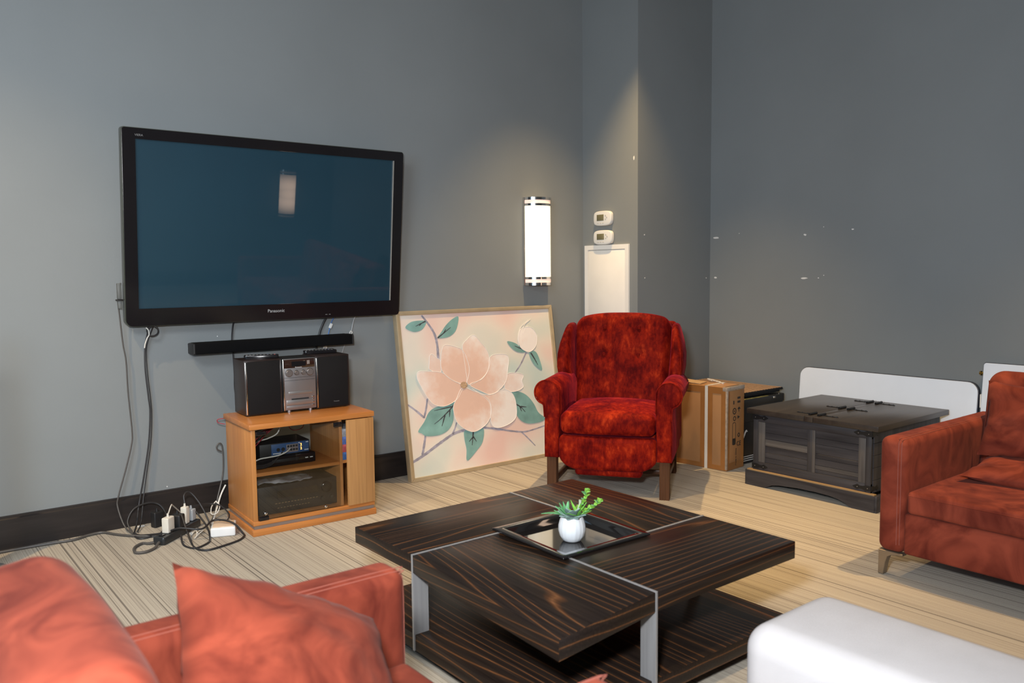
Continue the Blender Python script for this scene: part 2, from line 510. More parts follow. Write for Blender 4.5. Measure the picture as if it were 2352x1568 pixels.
def pillow_mesh(w, h, t, n=18, pinch=0.07, seed=0, wr=0.006):
    verts, faces, idx = [], [], {}
    def vert(i, j, s):
        key = (i, j, 0 if i in (0, n) or j in (0, n) else s)
        if key in idx: return idx[key]
        u, v = 2 * i / n - 1, 2 * j / n - 1
        x = u * w / 2 * (1 - pinch * (1 - v * v)); y = v * h / 2 * (1 - pinch * (1 - u * u))
        th = t / 2 * (max(0, (1 - u * u) * (1 - v * v)) ** 0.42)
        wrk = mnoise.noise(Vector((u * 2.3 + seed, v * 2.3, s * 3.1))) * wr * 2 + mnoise.noise(Vector((u * 6 + seed, v * 6, s))) * wr
        z = s * (th + wrk * (1 if th > 0 else 0))
        idx[key] = len(verts); verts.append((x, y, z)); return idx[key]
    for s in (-1, 1):
        for i in range(n):
            for j in range(n):
                q = [vert(i, j, s), vert(i + 1, j, s), vert(i + 1, j + 1, s), vert(i, j + 1, s)]
                if len(set(q)) == 4: faces.append(q)
    return verts, faces


def text_obj(name, body, size, mat, parent, loc, rot, extrude=0.0004, align='CENTER'):
    c = bpy.data.curves.new(name, 'FONT'); c.body = body; c.size = size; c.extrude = extrude
    c.align_x = align; c.align_y = 'CENTER'; c.resolution_u = 3
    t = bpy.data.objects.new(name, c); COL.objects.link(t)
    dg = bpy.context.evaluated_depsgraph_get()
    me = bpy.data.meshes.new_from_object(t.evaluated_get(dg))
    bpy.data.objects.remove(t); bpy.data.curves.remove(c)
    me.name = name; me.materials.clear()
    return link(name, me, mat, parent, loc, rot)


def cable(name, pts, r, mat, label, cat='cable', group=None, sub=8, segs=8):
    return tag(mk(name, tube(pts, r, segs, sub), mat), label, cat, group)


# ------------------------------------------------------------------ room shell
D = 4.212          # the television wall
CX, CY = 3.964, 3.700   # corner column: left face and front face
RX = 4.700         # right wall
LX, BY = -2.5, -1.35


def quad_wall(name, pts, mat):
    return struct(mk(name, (pts, [(0, 1, 2, 3)]), mat, smooth=False))


floor = struct(box('floor', (LX, BY, -0.06), (RX, D, 0.0), CARPET))
wall_back = struct(box('wall_back', (LX, D, 0), (CX, D + 0.1, CEIL), WALL))
wall_column = struct(box('wall_column', (CX, CY, 0), (RX + 0.1, D + 0.1, CEIL), WALL))
wall_right = struct(box('wall_right', (RX, BY, 0), (RX + 0.1, CY, CEIL), WALL))
wall_left = struct(box('wall_left', (LX - 0.1, BY, 0), (LX, D + 0.1, CEIL), WALL))
wall_front = struct(box('wall_front', (LX - 0.1, BY - 0.1, 0), (RX + 0.1, BY, CEIL), WALL))
ceiling = struct(box('ceiling', (LX - 0.1, BY - 0.1, CEIL), (RX + 0.1, D + 0.1, CEIL + 0.08), CEILM))


def baseboard(name, pts):
    """flat board with a small stepped top edge, run between two floor points; profile thickness to the left of the run"""
    a, b_ = Vector(pts[0]), Vector(pts[1])
    d = (b_ - a).to_3d(); d.z = 0; ln = d.length; d.normalize()
    nrm = Vector((d.y, -d.x, 0))
    prof = [(0, 0), (0.019, 0), (0.019, 0.134), (0.013, 0.139), (0.013, 0.147), (0, 0.148)]
    bm = bmesh.new()
    v0 = [bm.verts.new((a.x + nrm.x * p, a.y + nrm.y * p, z)) for p, z in prof]
    v1 = [bm.verts.new((b_.x + nrm.x * p, b_.y + nrm.y * p, z)) for p, z in prof]
    bm.faces.new(v0); bm.faces.new(list(reversed(v1)))
    for i in range(6): bm.faces.new((v0[i], v1[i], v1[(i + 1) % 6], v0[(i + 1) % 6]))
    return struct(mk(name, bm, BASEB, smooth=False))


baseboard('baseboard_back', ((LX, D), (CX, D)))
baseboard('baseboard_column_side', ((CX, D), (CX, CY - 0.019)))
baseboard('baseboard_column_front', ((CX, CY), (RX, CY)))
baseboard('baseboard_right', ((RX, CY), (RX, BY)))
baseboard('baseboard_left', ((LX, BY), (LX, D)))
baseboard('baseboard_front', ((RX, BY), (LX, BY)))


def spot(parent, p, n, w, h, seed):
    """dab of white filler left in the paint"""
    rnd = random.Random(seed)
    t = Vector((0, 1, 0)) if abs(n.x) > 0.5 else Vector((1, 0, 0))
    k = 10; V = []; 
    for d in (0.0006, -0.002):
        for i in range(k):
            a = 2 * PI * i / k; s = 1 + rnd.uniform(-0.25, 0.25)
            V.append(tuple(Vector(p) + n * d + t * (math.cos(a) * w / 2 * s) + Vector((0, 0, 1)) * (math.sin(a) * h / 2 * s)))
    F = [tuple(range(k)), tuple(range(2 * k - 1, k - 1, -1))] + [(i, (i + 1) % k, k + (i + 1) % k, k + i) for i in range(k)]
    mk('filler_spot', (V, F), WHITEP, parent, smooth=False)


nx = Vector((-1, 0, 0)); ny = Vector((0, -1, 0))
for i, (y, z, w, h) in enumerate(((3.649, 1.422, 0.045, 0.013), (2.962, 1.414, 0.020, 0.012), (2.643, 1.434, 0.013, 0.009), (2.834, 1.457, 0.006, 0.006),
                                  (3.653, 1.147, 0.026, 0.012), (2.962, 1.141, 0.044, 0.010), (2.863, 1.143, 0.009, 0.006), (2.827, 1.159, 0.007, 0.006), (3.458, 1.444, 0.006, 0.006))):
    spot(wall_right, (RX, y, z), nx, w, h, i)
for i, (x, z) in enumerate(((4.027, 1.432), (4.032, 1.153), (4.659, 1.145))):
    spot(wall_column, (x, CY, z), ny, 0.011, 0.008, 20 + i)
spot(wall_column, (CX, 3.734, 1.924), nx, 0.012, 0.026, 30)
spot(wall_back, (1.419, D, 0.892), ny, 0.006, 0.005, 31)
spot(wall_back, (1.142, D, 0.162), ny, 0.006, 0.006, 32)

# ------------------------------------------------------------------ television
TVW, TVH = 1.464, 0.911
tilt = R(5.67)
tv = thing('television', 'large black flat-screen television tilted forward on the grey wall', 'television', (0.975, 4.14, 0.965))
tvp = (math.pi / 2 * 0, 0, 0)
TR = (tilt, 0, 0)


def tvpart(name, vf, mat, smooth=True):
    return mk(name, vf, mat, tv, rot=TR, smooth=smooth)


outer = rrect(0, 0, TVW, TVH, (0.030, 0.016, 0.012, 0.012)); inner = rrect(0.056, 0.082, TVW - 0.056, TVH - 0.048, 0.002)
tvpart('bezel', ring(outer, inner, 0.030), BLACKG)
rim_o = rrect(-0.004, -0.003, TVW + 0.004, TVH + 0.003, (0.032, 0.018, 0.014, 0.014)); rim_i = rrect(0.004, 0.004, TVW - 0.004, TVH - 0.004, (0.026, 0.012, 0.010, 0.010))
side = mk('side_rim', ring(rim_o, rim_i, 0.034), M('smoky_edge_trim', (0.055, 0.06, 0.048), 0.25, spec=0.5), tv, rot=TR)
for v in side.data.vertices: v.co.y += 0.006
SCREEN = M('dark_teal_plasma_glass', (0.009, 0.037, 0.058), 0.55, coat=1.0, coat_rough=0.015, var=0.05, vscale=2, spec=0.2)
scr = tvpart('screen', ([(0.05, 0.010, 0.078), (TVW - 0.05, 0.010, 0.078), (TVW - 0.05, 0.010, TVH - 0.044), (0.05, 0.010, TVH - 0.044)], [(0, 1, 2, 3)]), SCREEN, False)
SLIT = M('bare_edge_strip', (0.30, 0.28, 0.25), 0.4)
bm = bmesh.new()
es = box('edge_strip', (TVW - 0.060, 0.002, 0.083), (TVW - 0.0556, 0.009, TVH - 0.049), SLIT, tv, rot=TR)
bk = box('back_shell', (0.12, 0.034, 0.10), (TVW - 0.12, 0.062, TVH - 0.10), BLACKM, tv, 0.01, rot=TR)
box('wall_bracket', (0.45, 0.045, 0.22), (1.00, 0.071, 0.66), M('mount_steel', (0.05, 0.05, 0.05), 0.4, metal=0.8), tv)
LOGO = M('silver_lettering', (0.42, 0.42, 0.42), 0.4)
def on_tv(x, z, y=-0.0008): return (x, y * math.cos(tilt) - z * math.sin(tilt), z * math.cos(tilt) + y * math.sin(tilt))
text_obj('maker_lettering', 'Panasonic', 0.0235, LOGO, tv, on_tv(0.728, 0.048), (PI / 2 + tilt, 0, 0))
text_obj('model_lettering', 'VIERA', 0.014, M('dim_lettering', (0.18, 0.18, 0.18), 0.4), tv, on_tv(0.072, 0.880), (PI / 2 + tilt, 0, 0))
for x0, x1 in ((1.005, 1.018), (1.026, 1.036)): box('print_mark', (x0, -0.0006, 0.016), (x1, 0.0004, 0.019), M('dim_lettering', (0.18, 0.18, 0.18), 0.4), tv, rot=TR)

# inline adapter hanging at the set's left edge
ad = thing('inline_adapter', 'small grey inline cable adapter hanging beside the television edge', 'adapter', (0.952, 4.150, 1.05))
box('adapter_body', (-0.008, -0.010, 0.045), (0.008, 0.010, 0.118), M('dark_grey_plastic', (0.10, 0.105, 0.10), 0.5), ad, 0.002)
box('adapter_plug', (-0.007, -0.009, 0.0), (0.009, 0.009, 0.036), M('dark_grey_plastic', (0.10, 0.105, 0.10), 0.5), ad, 0.002)
mk('velcro_strap', tube([(-0.011, -0.011, 0.040), (0.012, -0.011, 0.040), (0.012, 0.011, 0.041), (-0.011, 0.011, 0.041)], 0.003, 6, 4, True), BLACKM, ad)

# ------------------------------------------------------------------ soundbar
sb = thing('soundbar', 'long black soundbar fixed to the wall under the television', 'soundbar', (1.265, 4.10, 0.815))
sbo = [(0.0, -0.005), (0.0, 0.040), (0.0, 0.060)]
SBL = 0.862
bar = gridbox(SBL / 2 - 0.008, 0.046, 0.0275, 0.006, (20, 2, 2), 2)
mk('bar_body', bar, BLACKF, sb, (SBL / 2, 0.046, 0.0275))
for s, x in ((1, 0.004), (-1, SBL - 0.004)):
    oc = [(0.0, 0.004), (0.0, 0.051), (0.006, 0.055), (0.070, 0.055), (0.092, 0.050), (0.092, 0.004), (0.088, 0.0), (0.004, 0.0)]
    mk('end_cap', prism(oc, 0.008, 'x', 0.001), BLACKM, sb, (x - 0.004, 0, 0))
for x in (0.15, 0.70):
    box('wall_bracket', (x, 0.088, 0.010), (x + 0.05, 0.112, 0.045), BLACKM, sb)

# ------------------------------------------------------------------ hanging cables
cable('power_cable', [(0.962, 4.155, 1.17), (0.950, 4.165, 1.09), (0.955, 4.175, 1.02), (0.966, 4.185, 0.882), (0.976, 4.186, 0.799), (0.978, 4.186, 0.653), (0.987, 4.186, 0.464), (0.982, 4.186, 0.401), (0.952, 4.184, 0.290), (0.911, 4.180, 0.160), (0.905, 4.175, 0.108), (0.918, 4.12, 0.03), (0.937, 4.05, 0.006)],
      0.0035, CORD_G, 'thin grey cord hanging from the left edge of the television to the floor')
cable('signal_cable', [(1.088, 4.150, 0.985), (1.080, 4.180, 0.940), (1.064, 4.188, 0.855), (1.061, 4.189, 0.750), (1.069, 4.189, 0.623), (1.073, 4.189, 0.538), (1.059, 4.187, 0.391), (1.027, 4.184, 0.224), (0.998, 4.176, 0.101), (0.975, 4.13, 0.03), (0.945, 4.06, 0.008)],
      0.0040, CORD_B, 'black cable hanging below the coil under the television, thicker of the pair')
cable('signal_cable', [(1.108, 4.152, 0.985), (1.094, 4.182, 0.935), (1.074, 4.200, 0.855), (1.073, 4.201, 0.740), (1.082, 4.201, 0.600), (1.083, 4.201, 0.520), (1.072, 4.200, 0.391), (1.044, 4.197, 0.235), (1.020, 4.180, 0.121), (0.997, 4.14, 0.03), (0.960, 4.06, 0.006)],
      0.0028, CORD_B, 'thin black cable hanging just right of the thicker one under the television')
coil = []
for i in range(26):
    a = i / 26 * 2.6 * 2 * PI
    coil.append((1.097 + math.cos(a) * (0.026 + 0.002 * math.sin(a * 1.7)), 4.165 + 0.006 * math.sin(i), 0.938 + math.sin(a) * 0.024))
cable('cable_coil', coil, 0.0035, CORD_B, 'small coil of black cable tucked under the television bezel', 'cable', sub=4)
cable('cable_tie', [(1.066, 4.160, 0.956), (1.074, 4.158, 0.945), (1.078, 4.160, 0.922), (1.070, 4.165, 0.905), (1.062, 4.17, 0.88), (1.058, 4.172, 0.858)], 0.0028, CORD_W,
      'white cable tie looped at the coil under the television', 'cable tie')
cable('power_cable', [(1.497, 4.150, 0.985), (1.494, 4.185, 0.955), (1.490, 4.199, 0.900), (1.488, 4.199, 0.850), (1.492, 4.199, 0.79), (1.494, 4.199, 0.70), (1.494, 4.19, 0.58), (1.52, 4.12, 0.40)],
      0.0042, CORD_B, 'black cord running straight down from the television behind the soundbar')
cable('power_cable', [(2.020, 4.150, 0.985), (2.009, 4.190, 0.960), (1.984, 4.199, 0.909), (1.970, 4.199, 0.871), (1.956, 4.199, 0.819), (1.945, 4.195, 0.78), (1.90, 4.16, 0.70), (1.88, 4.14, 0.55)],
      0.0062, CORD_B, 'thick black cord slanting from the television behind the right end of the soundbar')
cable('speaker_wire', [(2.066, 4.150, 0.985), (2.059, 4.195, 0.961), (2.042, 4.202, 0.925), (2.027, 4.202, 0.875), (2.012, 4.202, 0.84), (1.999, 4.198, 0.800)], 0.0022, CORD_BL,
      'blue wire with a white clip between television and soundbar')
cl = box('wire_clip', (-0.008, -0.004, -0.014), (0.008, 0.004, 0.014), WHITEP, None, 0.002, loc=(2.040, 4.201, 0.915), rot=(0, 0.45, 0))
tag(cl, 'white clip on the blue wire above the soundbar', 'clip')
cable('speaker_wire', [(2.196, 4.150, 0.985), (2.190, 4.195, 0.960), (2.181, 4.203, 0.933), (2.163, 4.203, 0.868), (2.145, 4.203, 0.84), (2.126, 4.203, 0.809), (2.100, 4.19, 0.764), (2.06, 4.16, 0.70), (2.04, 4.12, 0.58)], 0.0024, M('pale_grey_cord', (0.40, 0.41, 0.42), 0.5),
      'pale grey wire passing the right end of the soundbar')
st = mk('wire_tie', tube([(2.150, 4.197, 0.868), (2.160, 4.196, 0.862), (2.168, 4.196, 0.872), (2.158, 4.196, 0.880), (2.150, 4.196, 0.858)], 0.003, 6, 4), CORD_W)
tag(st, 'white twist tie on the pale wire at the soundbar end', 'cable tie')
st = mk('wire_knot', tube([(1.990, 4.195, 0.800), (2.000, 4.190, 0.806), (2.008, 4.194, 0.796), (1.996, 4.198, 0.790), (1.992, 4.192, 0.803)], 0.005, 6, 4), CORD_W)
tag(st, 'small white knot of tape on the wire under the soundbar', 'tape')

# ------------------------------------------------------------------ media cabinet
CW, CD, CH = 0.610, 0.400, 0.520
cab = thing('media_cabinet', 'oak veneer media cabinet with a glass door and a wooden door', 'cabinet', (1.362, 3.655, 0), R(-3.2))
box('top_panel', (-0.006, -0.006, 0.494), (CW + 0.006, CD, CH), OAKX, cab, 0.003)
box('side_panel', (0.004, 0.006, 0.046), (0.024, CD - 0.004, 0.494), OAKZ, cab, 0.001)
box('side_panel', (CW - 0.024, 0.006, 0.046), (CW - 0.004, CD - 0.004, 0.494), OAKZ, cab, 0.001)
box('divider', (0.436, 0.014, 0.060), (0.450, CD - 0.004, 0.494), OAKZ, cab, 0.001)
box('bottom_panel', (0.0, 0.0, 0.046), (CW, CD - 0.004, 0.066), OAKX, cab, 0.002)
box('plinth', (0.004, 0.004, 0.026), (CW - 0.004, CD - 0.01, 0.046), M('shadow_gap_grey', (0.20, 0.15, 0.12), 0.5), cab)
box('swivel_base', (-0.006, -0.008, 0.0), (CW + 0.004, CD - 0.006, 0.030), OAKX, cab, 0.002)
box('shelf', (0.024, 0.020, 0.270), (0.436, CD - 0.05, 0.287), OAKX, cab, 0.001)
box('shelf', (0.450, 0.030, 0.272), (CW - 0.024, CD - 0.05, 0.287), OAKX, cab, 0.001)
box('back_rail', (0.024, CD - 0.018, 0.455), (0.447, CD - 0.006, 0.494), M('grey_rail', (0.10, 0.10, 0.10), 0.5), cab)
gd = box('glass_door', (0.028, 0.002, 0.070), (0.446, 0.007, 0.484), mat_thin_glass('door_glass', (0.93, 0.94, 0.93)), cab, 0.0)
box('hinge', (0.026, -0.004, 0.466), (0.072, 0.010, 0.484), BLACKG, gd, 0.002)
box('hinge', (0.026, -0.004, 0.068), (0.072, 0.010, 0.086), BLACKG, gd, 0.002)
box('catch_plate', (0.404, -0.004, 0.462), (0.446, 0.008, 0.485), BLACKG, gd, 0.002)
mk('stop_button', lathe([(0.0, 0), (0.006, 0), (0.007, 0.004), (0.004, 0.006)], 14), CHROME, gd, (0.058, 0.0015, 0.098), (PI / 2, 0, 0))
mk('stop_button', lathe([(0.0, 0), (0.006, 0), (0.007, 0.004), (0.004, 0.006)], 14), CHROME, gd, (0.352, 0.0015, 0.080), (PI / 2, 0, 0))
# wooden door standing slightly ajar, hinged at the right
dr = link('wooden_door', to_mesh('wooden_door', gridbox(0.0715, 0.009, 0.212, 0.002, (1, 1, 1), 1)), OAKL, cab, (CW - 0.0725, -0.003, 0.2785), (0, 0, R(2.0)))
# discs seen through the gap
for i, (c, zz) in enumerate((((0.05, 0.12, 0.30), 0.30), ((0.45, 0.08, 0.08), 0.345), ((0.10, 0.16, 0.42), 0.39), ((0.32, 0.33, 0.36), 0.435))):
    d = box('disc_case', (0.453, 0.03, 0.0), (0.570, 0.20, 0.038), M('disc_sleeve_%d' % i, c, 0.4, var=0.5, vscale=40), None, 0.001)
    d.matrix_world = Matrix.Translation((1.362, 3.655, 0)) @ Matrix.Rotation(R(-3.2), 4, 'Z') @ Matrix.Translation((0, 0, 0.2875 + i * 0.0385))
    tag(d, ('dark blue disc case at the bottom of the stack behind the wooden door', 'red disc case, second from the bottom behind the wooden door', 'blue disc case, third from the bottom behind the wooden door', 'grey disc case on top of the stack behind the wooden door')[i], 'disc case', 'disc cases in the media cabinet')

CM = Matrix.Translation((1.362, 3.655, 0)) @ Matrix.Rotation(R(-3.2), 4, 'Z')


def cabloc(x, y, z): return tuple(CM @ Vector((x, y, z)))


# blue-fronted modem on a black player, on the cabinet shelf
pl_ = thing('disc_player', 'flat black disc player on the cabinet shelf under the blue-fronted box', 'player', cabloc(0.050, 0.085, 0.2872), R(-3.2))
box('player_body', (0, 0, 0.004), (0.290, 0.200, 0.050), BLACKG, pl_, 0.002)
box('disc_tray', (0.075, -0.002, 0.022), (0.205, 0.001, 0.036), BLACKM, pl_, 0.001)
for x in (0.238, 0.262): box('control_key', (x, -0.003, 0.026), (x + 0.014, 0.001, 0.030), M('key_chrome', (0.6, 0.6, 0.6), 0.3), pl_, 0.0008)
for x in (0.02, 0.27):
    for y in (0.02, 0.18): box('foot', (x - 0.008, y - 0.008, 0), (x + 0.008, y + 0.008, 0.005), BLACKM, pl_)
mo = thing('network_box', 'black box with a blue front panel and orange digits, upper device on the cabinet shelf', 'network box', cabloc(0.072, 0.098, 0.3375), R(-3.2))
box('case', (0, 0.002, 0), (0.245, 0.175, 0.062), BLACKM, mo, 0.002)
fp = box('front_panel', (0.055, -0.002, 0.006), (0.240, 0.003, 0.058), M('blue_panel', (0.028, 0.075, 0.19), 0.4), mo, 0.001)
for x in (0.088, 0.112): mk('power_socket', lathe([(0, 0), (0.009, 0), (0.009, 0.002), (0.0, 0.002)], 12), BLACKM, fp, (x, -0.002, 0.030), (PI / 2, 0, 0))
box('port_block', (0.128, -0.0045, 0.012), (0.186, -0.001, 0.050), M('port_block_grey', (0.20, 0.17, 0.17), 0.4), fp, 0.001)
for i in range(4):
    for z in (0.019, 0.036): box('port', (0.132 + i * 0.0135, -0.0055, z), (0.142 + i * 0.0135, -0.0035, z + 0.010), BLACKM, fp)
text_obj('status_digits', '2\n2', 0.018, M('amber_digits', (1.0, 0.45, 0.08), 0.4, emit=4.0, emit_col=(1.0, 0.42, 0.08)), fp, (0.201, -0.0026, 0.033), (PI / 2, 0, 0))
for x0, x1, z in ((0.225, 0.238, 0.050), (0.217, 0.238, 0.013), (0.188, 0.196, 0.050), (0.062, 0.118, 0.011)):
    box('print_mark', (x0, -0.0026, z), (x1, -0.0018, z + 0.004), INKW, fp)
# receiver on the bottom with a plastic bag on top
rc = thing('receiver', 'large black audio receiver on the cabinet bottom behind glass', 'receiver', cabloc(0.034, 0.060, 0.0662), R(-3.2))
box('receiver_body', (0, 0.004, 0.008), (0.400, 0.290, 0.140), BLACKM, rc, 0.003)
box('front_panel', (0.0, -0.002, 0.008), (0.400, 0.006, 0.140), M('receiver_front', (0.014, 0.013, 0.013), 0.35), rc, 0.002)
mk('volume_knob', lathe([(0, 0), (0.026, 0), (0.025, 0.012), (0.022, 0.014), (0, 0.014)], 28), BLACKG, rc, (0.345, -0.002, 0.098), (PI / 2, 0, 0))
for x in (0.325, 0.372): mk('small_knob', lathe([(0, 0), (0.010, 0), (0.009, 0.008), (0, 0.009)], 18), BLACKG, rc, (x, -0.002, 0.044), (PI / 2, 0, 0))
GINK = M('gold_print', (0.22, 0.15, 0.07), 0.5)
for i in range(14): box('print_mark', (0.09 + i * 0.0155, -0.0028, 0.052), (0.099 + i * 0.0155, -0.0018, 0.0545), GINK, rc)
for i in range(11): box('print_mark', (0.10 + i * 0.015, -0.0028, 0.030), (0.108 + i * 0.015, -0.0018, 0.032), GINK, rc)
box('display_window', (0.10, -0.0028, 0.078), (0.30, -0.0018, 0.112), BLACKG, rc)
for x in (0.03, 0.37):
    for y in (0.03, 0.26): mk('foot', lathe([(0, 0), (0.014, 0), (0.013, 0.008), (0, 0.008)], 14), BLACKM, rc, (x, y, 0))
bag_v, bag_f = [], []
nb = 16
for i in range(nb + 1):
    for j in range(9):
        u, v = i / nb, j / 8
        z = 0.004 + 0.010 * abs(mnoise.noise(Vector((u * 5, v * 4, 2.2)))) * 2 + 0.014 * max(0, 1 - abs(u - 0.12) * 5) * (1 - v * 0.6)
        bag_v.append((0.012 + u * 0.27 + 0.012 * math.sin(v * 3), 0.004 + v * 0.16 + 0.01 * math.sin(u * 7), z))
for i in range(nb):
    for j in range(8):
        a = i * 9 + j; bag_f.append((a, a + 1, a + 10, a + 9))
bag = mk('plastic_bag', (bag_v, bag_f), M('crumpled_clear_plastic', (0.26, 0.26, 0.28), 0.22, var=0.4, vscale=16, spec=0.7), None, cabloc(0.034, 0.060, 0.2085), (0, 0, R(-3.2)))
md = bag.modifiers.new('thickness', 'SOLIDIFY'); md.thickness = 0.002
tag(bag, 'crumpled clear plastic bag lying on top of the black receiver', 'plastic bag')


def cabcable(name, pts, r, mat, label, group=None):
    return cable(name, [cabloc(*p) for p in pts], r, mat, label, 'cable', group)


cabcable('network_cable', [(0.214, 0.086, 0.370), (0.190, 0.066, 0.360), (0.150, 0.058, 0.350), (0.100, 0.055, 0.347), (0.060, 0.055, 0.345), (0.030, 0.06, 0.335)], 0.0032, CORD_W, 'white network cable plugged into the blue-fronted box')
cabcable('network_cable', [(0.190, 0.140, 0.489), (0.184, 0.132, 0.470), (0.165, 0.125, 0.440), (0.120, 0.120, 0.424), (0.070, 0.115, 0.416), (0.030, 0.10, 0.395)], 0.0032, CORD_W, 'white cable drooping from the cabinet top inside')
for i in range(6):
    cabcable('speaker_wire', [(0.028, 0.075 + i * 0.008, 0.390 + i * 0.011), (0.06, 0.08 + i * 0.007, 0.415 + i * 0.010), (0.10, 0.10, 0.445 + i * 0.006), (0.15, 0.12 + i * 0.006, 0.472), (0.19, 0.15, 0.482 - i * 0.003)], 0.0024, CORD_R if i % 2 == 0 else CORD_B,
             ('lowest red wire', 'lowest black wire', 'middle red wire', 'middle black wire', 'highest red wire', 'highest black wire')[i] + ' bunched in the upper left of the media cabinet', 'speaker wires in the cabinet')
cabcable('speaker_wire', [(0.265, 0.24, 0.490), (0.266, 0.24, 0.452), (0.285, 0.245, 0.428), (0.32, 0.25, 0.424), (0.345, 0.25, 0.438), (0.350, 0.25, 0.488)], 0.0020, CORD_R, 'single dark red wire drooping at the back of the cabinet')
for i in range(3):
    cabcable('signal_cable', [(0.175, 0.080, 0.360 - i * 0.004), (0.150, 0.066, 0.340), (0.115, 0.060, 0.322 - i * 0.006), (0.070, 0.058, 0.312 - i * 0.006), (0.032, 0.060, 0.316 - i * 0.007)], 0.0022, CORD_B, ('upper', 'middle', 'lower')[i] + ' thin black cable in front of the disc player in the cabinet', 'black cables in the cabinet')

# ------------------------------------------------------------------ mini stereo
SPK = M('dark_brown_speaker_cabinet', (0.022, 0.013, 0.011), 0.32, var=0.15)
GRILLE = M('black_speaker_grille', (0.011, 0.010, 0.010), 0.85, bump=0.3, bscale=700, spec=0.15)
SRX = R(-3.2)


def speaker(label, x, chrome_left, chrome_right, lettering):
    s = thing('bookshelf_speaker', label, 'speaker', cabloc(x, 0.215, CH + 0.0003), SRX, 'stereo speakers')
    box('cabinet', (0, 0.012, 0.004), (0.180, 0.180, 0.270), SPK, s, 0.002)
    box('grille', (0.012, 0.0, 0.008), (0.172, 0.014, 0.264), GRILLE, s, 0.004)
    box('front_frame', (0, 0.006, 0.004), (0.180, 0.0135, 0.269), SPK, s, 0.001)
    for xs, go in ((0.002, chrome_left), (0.172, chrome_right)):
        if go: box('chrome_strip', (xs, 0.0, 0.008), (xs + 0.008, 0.008, 0.262), CHROME, s, 0.002)
    for fx in (0.02, 0.16):
        for fy in (0.03, 0.16): box('foot', (fx - 0.008, fy - 0.008, 0), (fx + 0.008, fy + 0.008, 0.005), BLACKM, s)
    if lettering: text_obj('maker_lettering', 'Panasonic', 0.0075, M('dim_lettering', (0.18, 0.18, 0.18), 0.4), s, (0.105, -0.0006, 0.034), (PI / 2, 0, 0))
    return s


speaker('left stereo speaker with a bright chrome strip, under a single remote control', 0.052, True, False, False)
speaker('right stereo speaker, nearest the painting, under two remote controls', 0.408, True, False, True)
un = thing('stereo_unit', 'silver mini stereo unit with knobs between two black speakers', 'stereo', cabloc(0.236, 0.212, CH + 0.0003), SRX)
box('unit_body', (0.0, 0.012, 0.006), (0.168, 0.170, 0.266), BLACKM, un, 0.002)
box('front_panel', (0.0, 0.0, 0.012), (0.168, 0.013, 0.266), SILVER, un, 0.003)
box('chrome_strip', (0.0, -0.004, 0.010), (0.006, 0.010, 0.266), CHROME, un, 0.002)
box('display', (0.006, -0.0012, 0.220), (0.163, 0.002, 0.263), M('display_brown_glass', (0.030, 0.014, 0.010), 0.1, coat=0.5), un, 0.0005)
box('display_window', (0.045, -0.002, 0.228), (0.118, 0.001, 0.252), BLACKG, un)
box('indicator', (0.124, -0.002, 0.235), (0.138, 0.001, 0.254), M('indicator_grey', (0.22, 0.18, 0.16), 0.4), un)
for x, r_ in ((0.031, 0.0165), (0.069, 0.0105), (0.104, 0.0105), (0.138, 0.0165)):
    kb = mk('knob', lathe([(0, 0), (r_, 0), (r_, 0.008), (r_ * 0.86, 0.010), (0, 0.010)], 24), M('knob_taupe', (0.19, 0.165, 0.155), 0.35, metal=0.5), un, (x, 0.0, 0.196), (PI / 2, 0, 0))
    mk('knob_ring', tube([(r_ * 1.12 * math.cos(a * PI / 8), r_ * 1.12 * math.sin(a * PI / 8), 0.001) for a in range(16)], 0.0011, 6, 2, True), CHROME, kb)
for z in (0.172, 0.158): box('seam_line', (0.006, -0.0006, z), (0.164, 0.001, z + 0.0012), BLACKM, un)
box('disc_slot', (0.026, -0.0025, 0.088), (0.148, 0.002, 0.103), M('slot_light_silver', (0.42, 0.40, 0.39), 0.3, metal=0.8), un, 0.0015)
box('cassette_door', (0.014, -0.003, 0.036), (0.160, 0.002, 0.062), M('slot_light_silver', (0.42, 0.40, 0.39), 0.3, metal=0.8), un, 0.002)
box('slot', (0.040, -0.0035, 0.063), (0.128, 0.001, 0.068), BLACKM, un)
box('tray_door', (0.014, -0.003, 0.020), (0.138, 0.002, 0.033), SILVER, un, 0.001)
for z in (0.026, 0.042, 0.056, 0.068): box('key', (0.146, -0.004, z), (0.158, 0.001, z + 0.006), CHROME, un, 0.001)
text_obj('maker_lettering', 'Panasonic', 0.009, M('pale_lettering', (0.6, 0.6, 0.6), 0.4), un, (0.080, -0.0018, 0.2225), (PI / 2, 0, 0))
for x in (0.03, 0.14): mk('foot', lathe([(0, 0), (0.009, 0), (0.009, 0.012), (0, 0.012)], 14), SILVER, un, (x, 0.012, 0))
for x in (0.03, 0.14): mk('foot', lathe([(0, 0), (0.009, 0), (0.009, 0.008), (0, 0.008)], 14), BLACKM, un, (x, 0.150, 0))


def remote(label, loc, rz, ln, w, t=0.018):
    o = thing('remote_control', label, 'remote control', loc, rz, 'remote controls on the speakers')
    ol = rrect(0, 0, ln, w, w * 0.25, 4)
    mk('remote_body', prism(ol, t, 'z', 0.004, 2), BLACKG, o)
    nrow = int(ln / 0.017)
    for i in range(nrow):
        for j in range(3):
            c = (0.30, 0.04, 0.04) if (i == nrow - 1 and j == 0) else ((0.05, 0.09, 0.28) if (i == nrow - 3 and j == 2) else (0.10, 0.10, 0.10))
            x = 0.014 + i * 0.0165; y = w * (0.25 + 0.25 * j)
            if x > ln - 0.012: continue
            box('button', (x - 0.004, y - 0.003, t - 0.0004), (x + 0.004, y + 0.003, t + 0.0022), M('button_%d' % int(c[0] * 100 + c[2] * 10), c, 0.5), o, 0.001, 1)
    return o


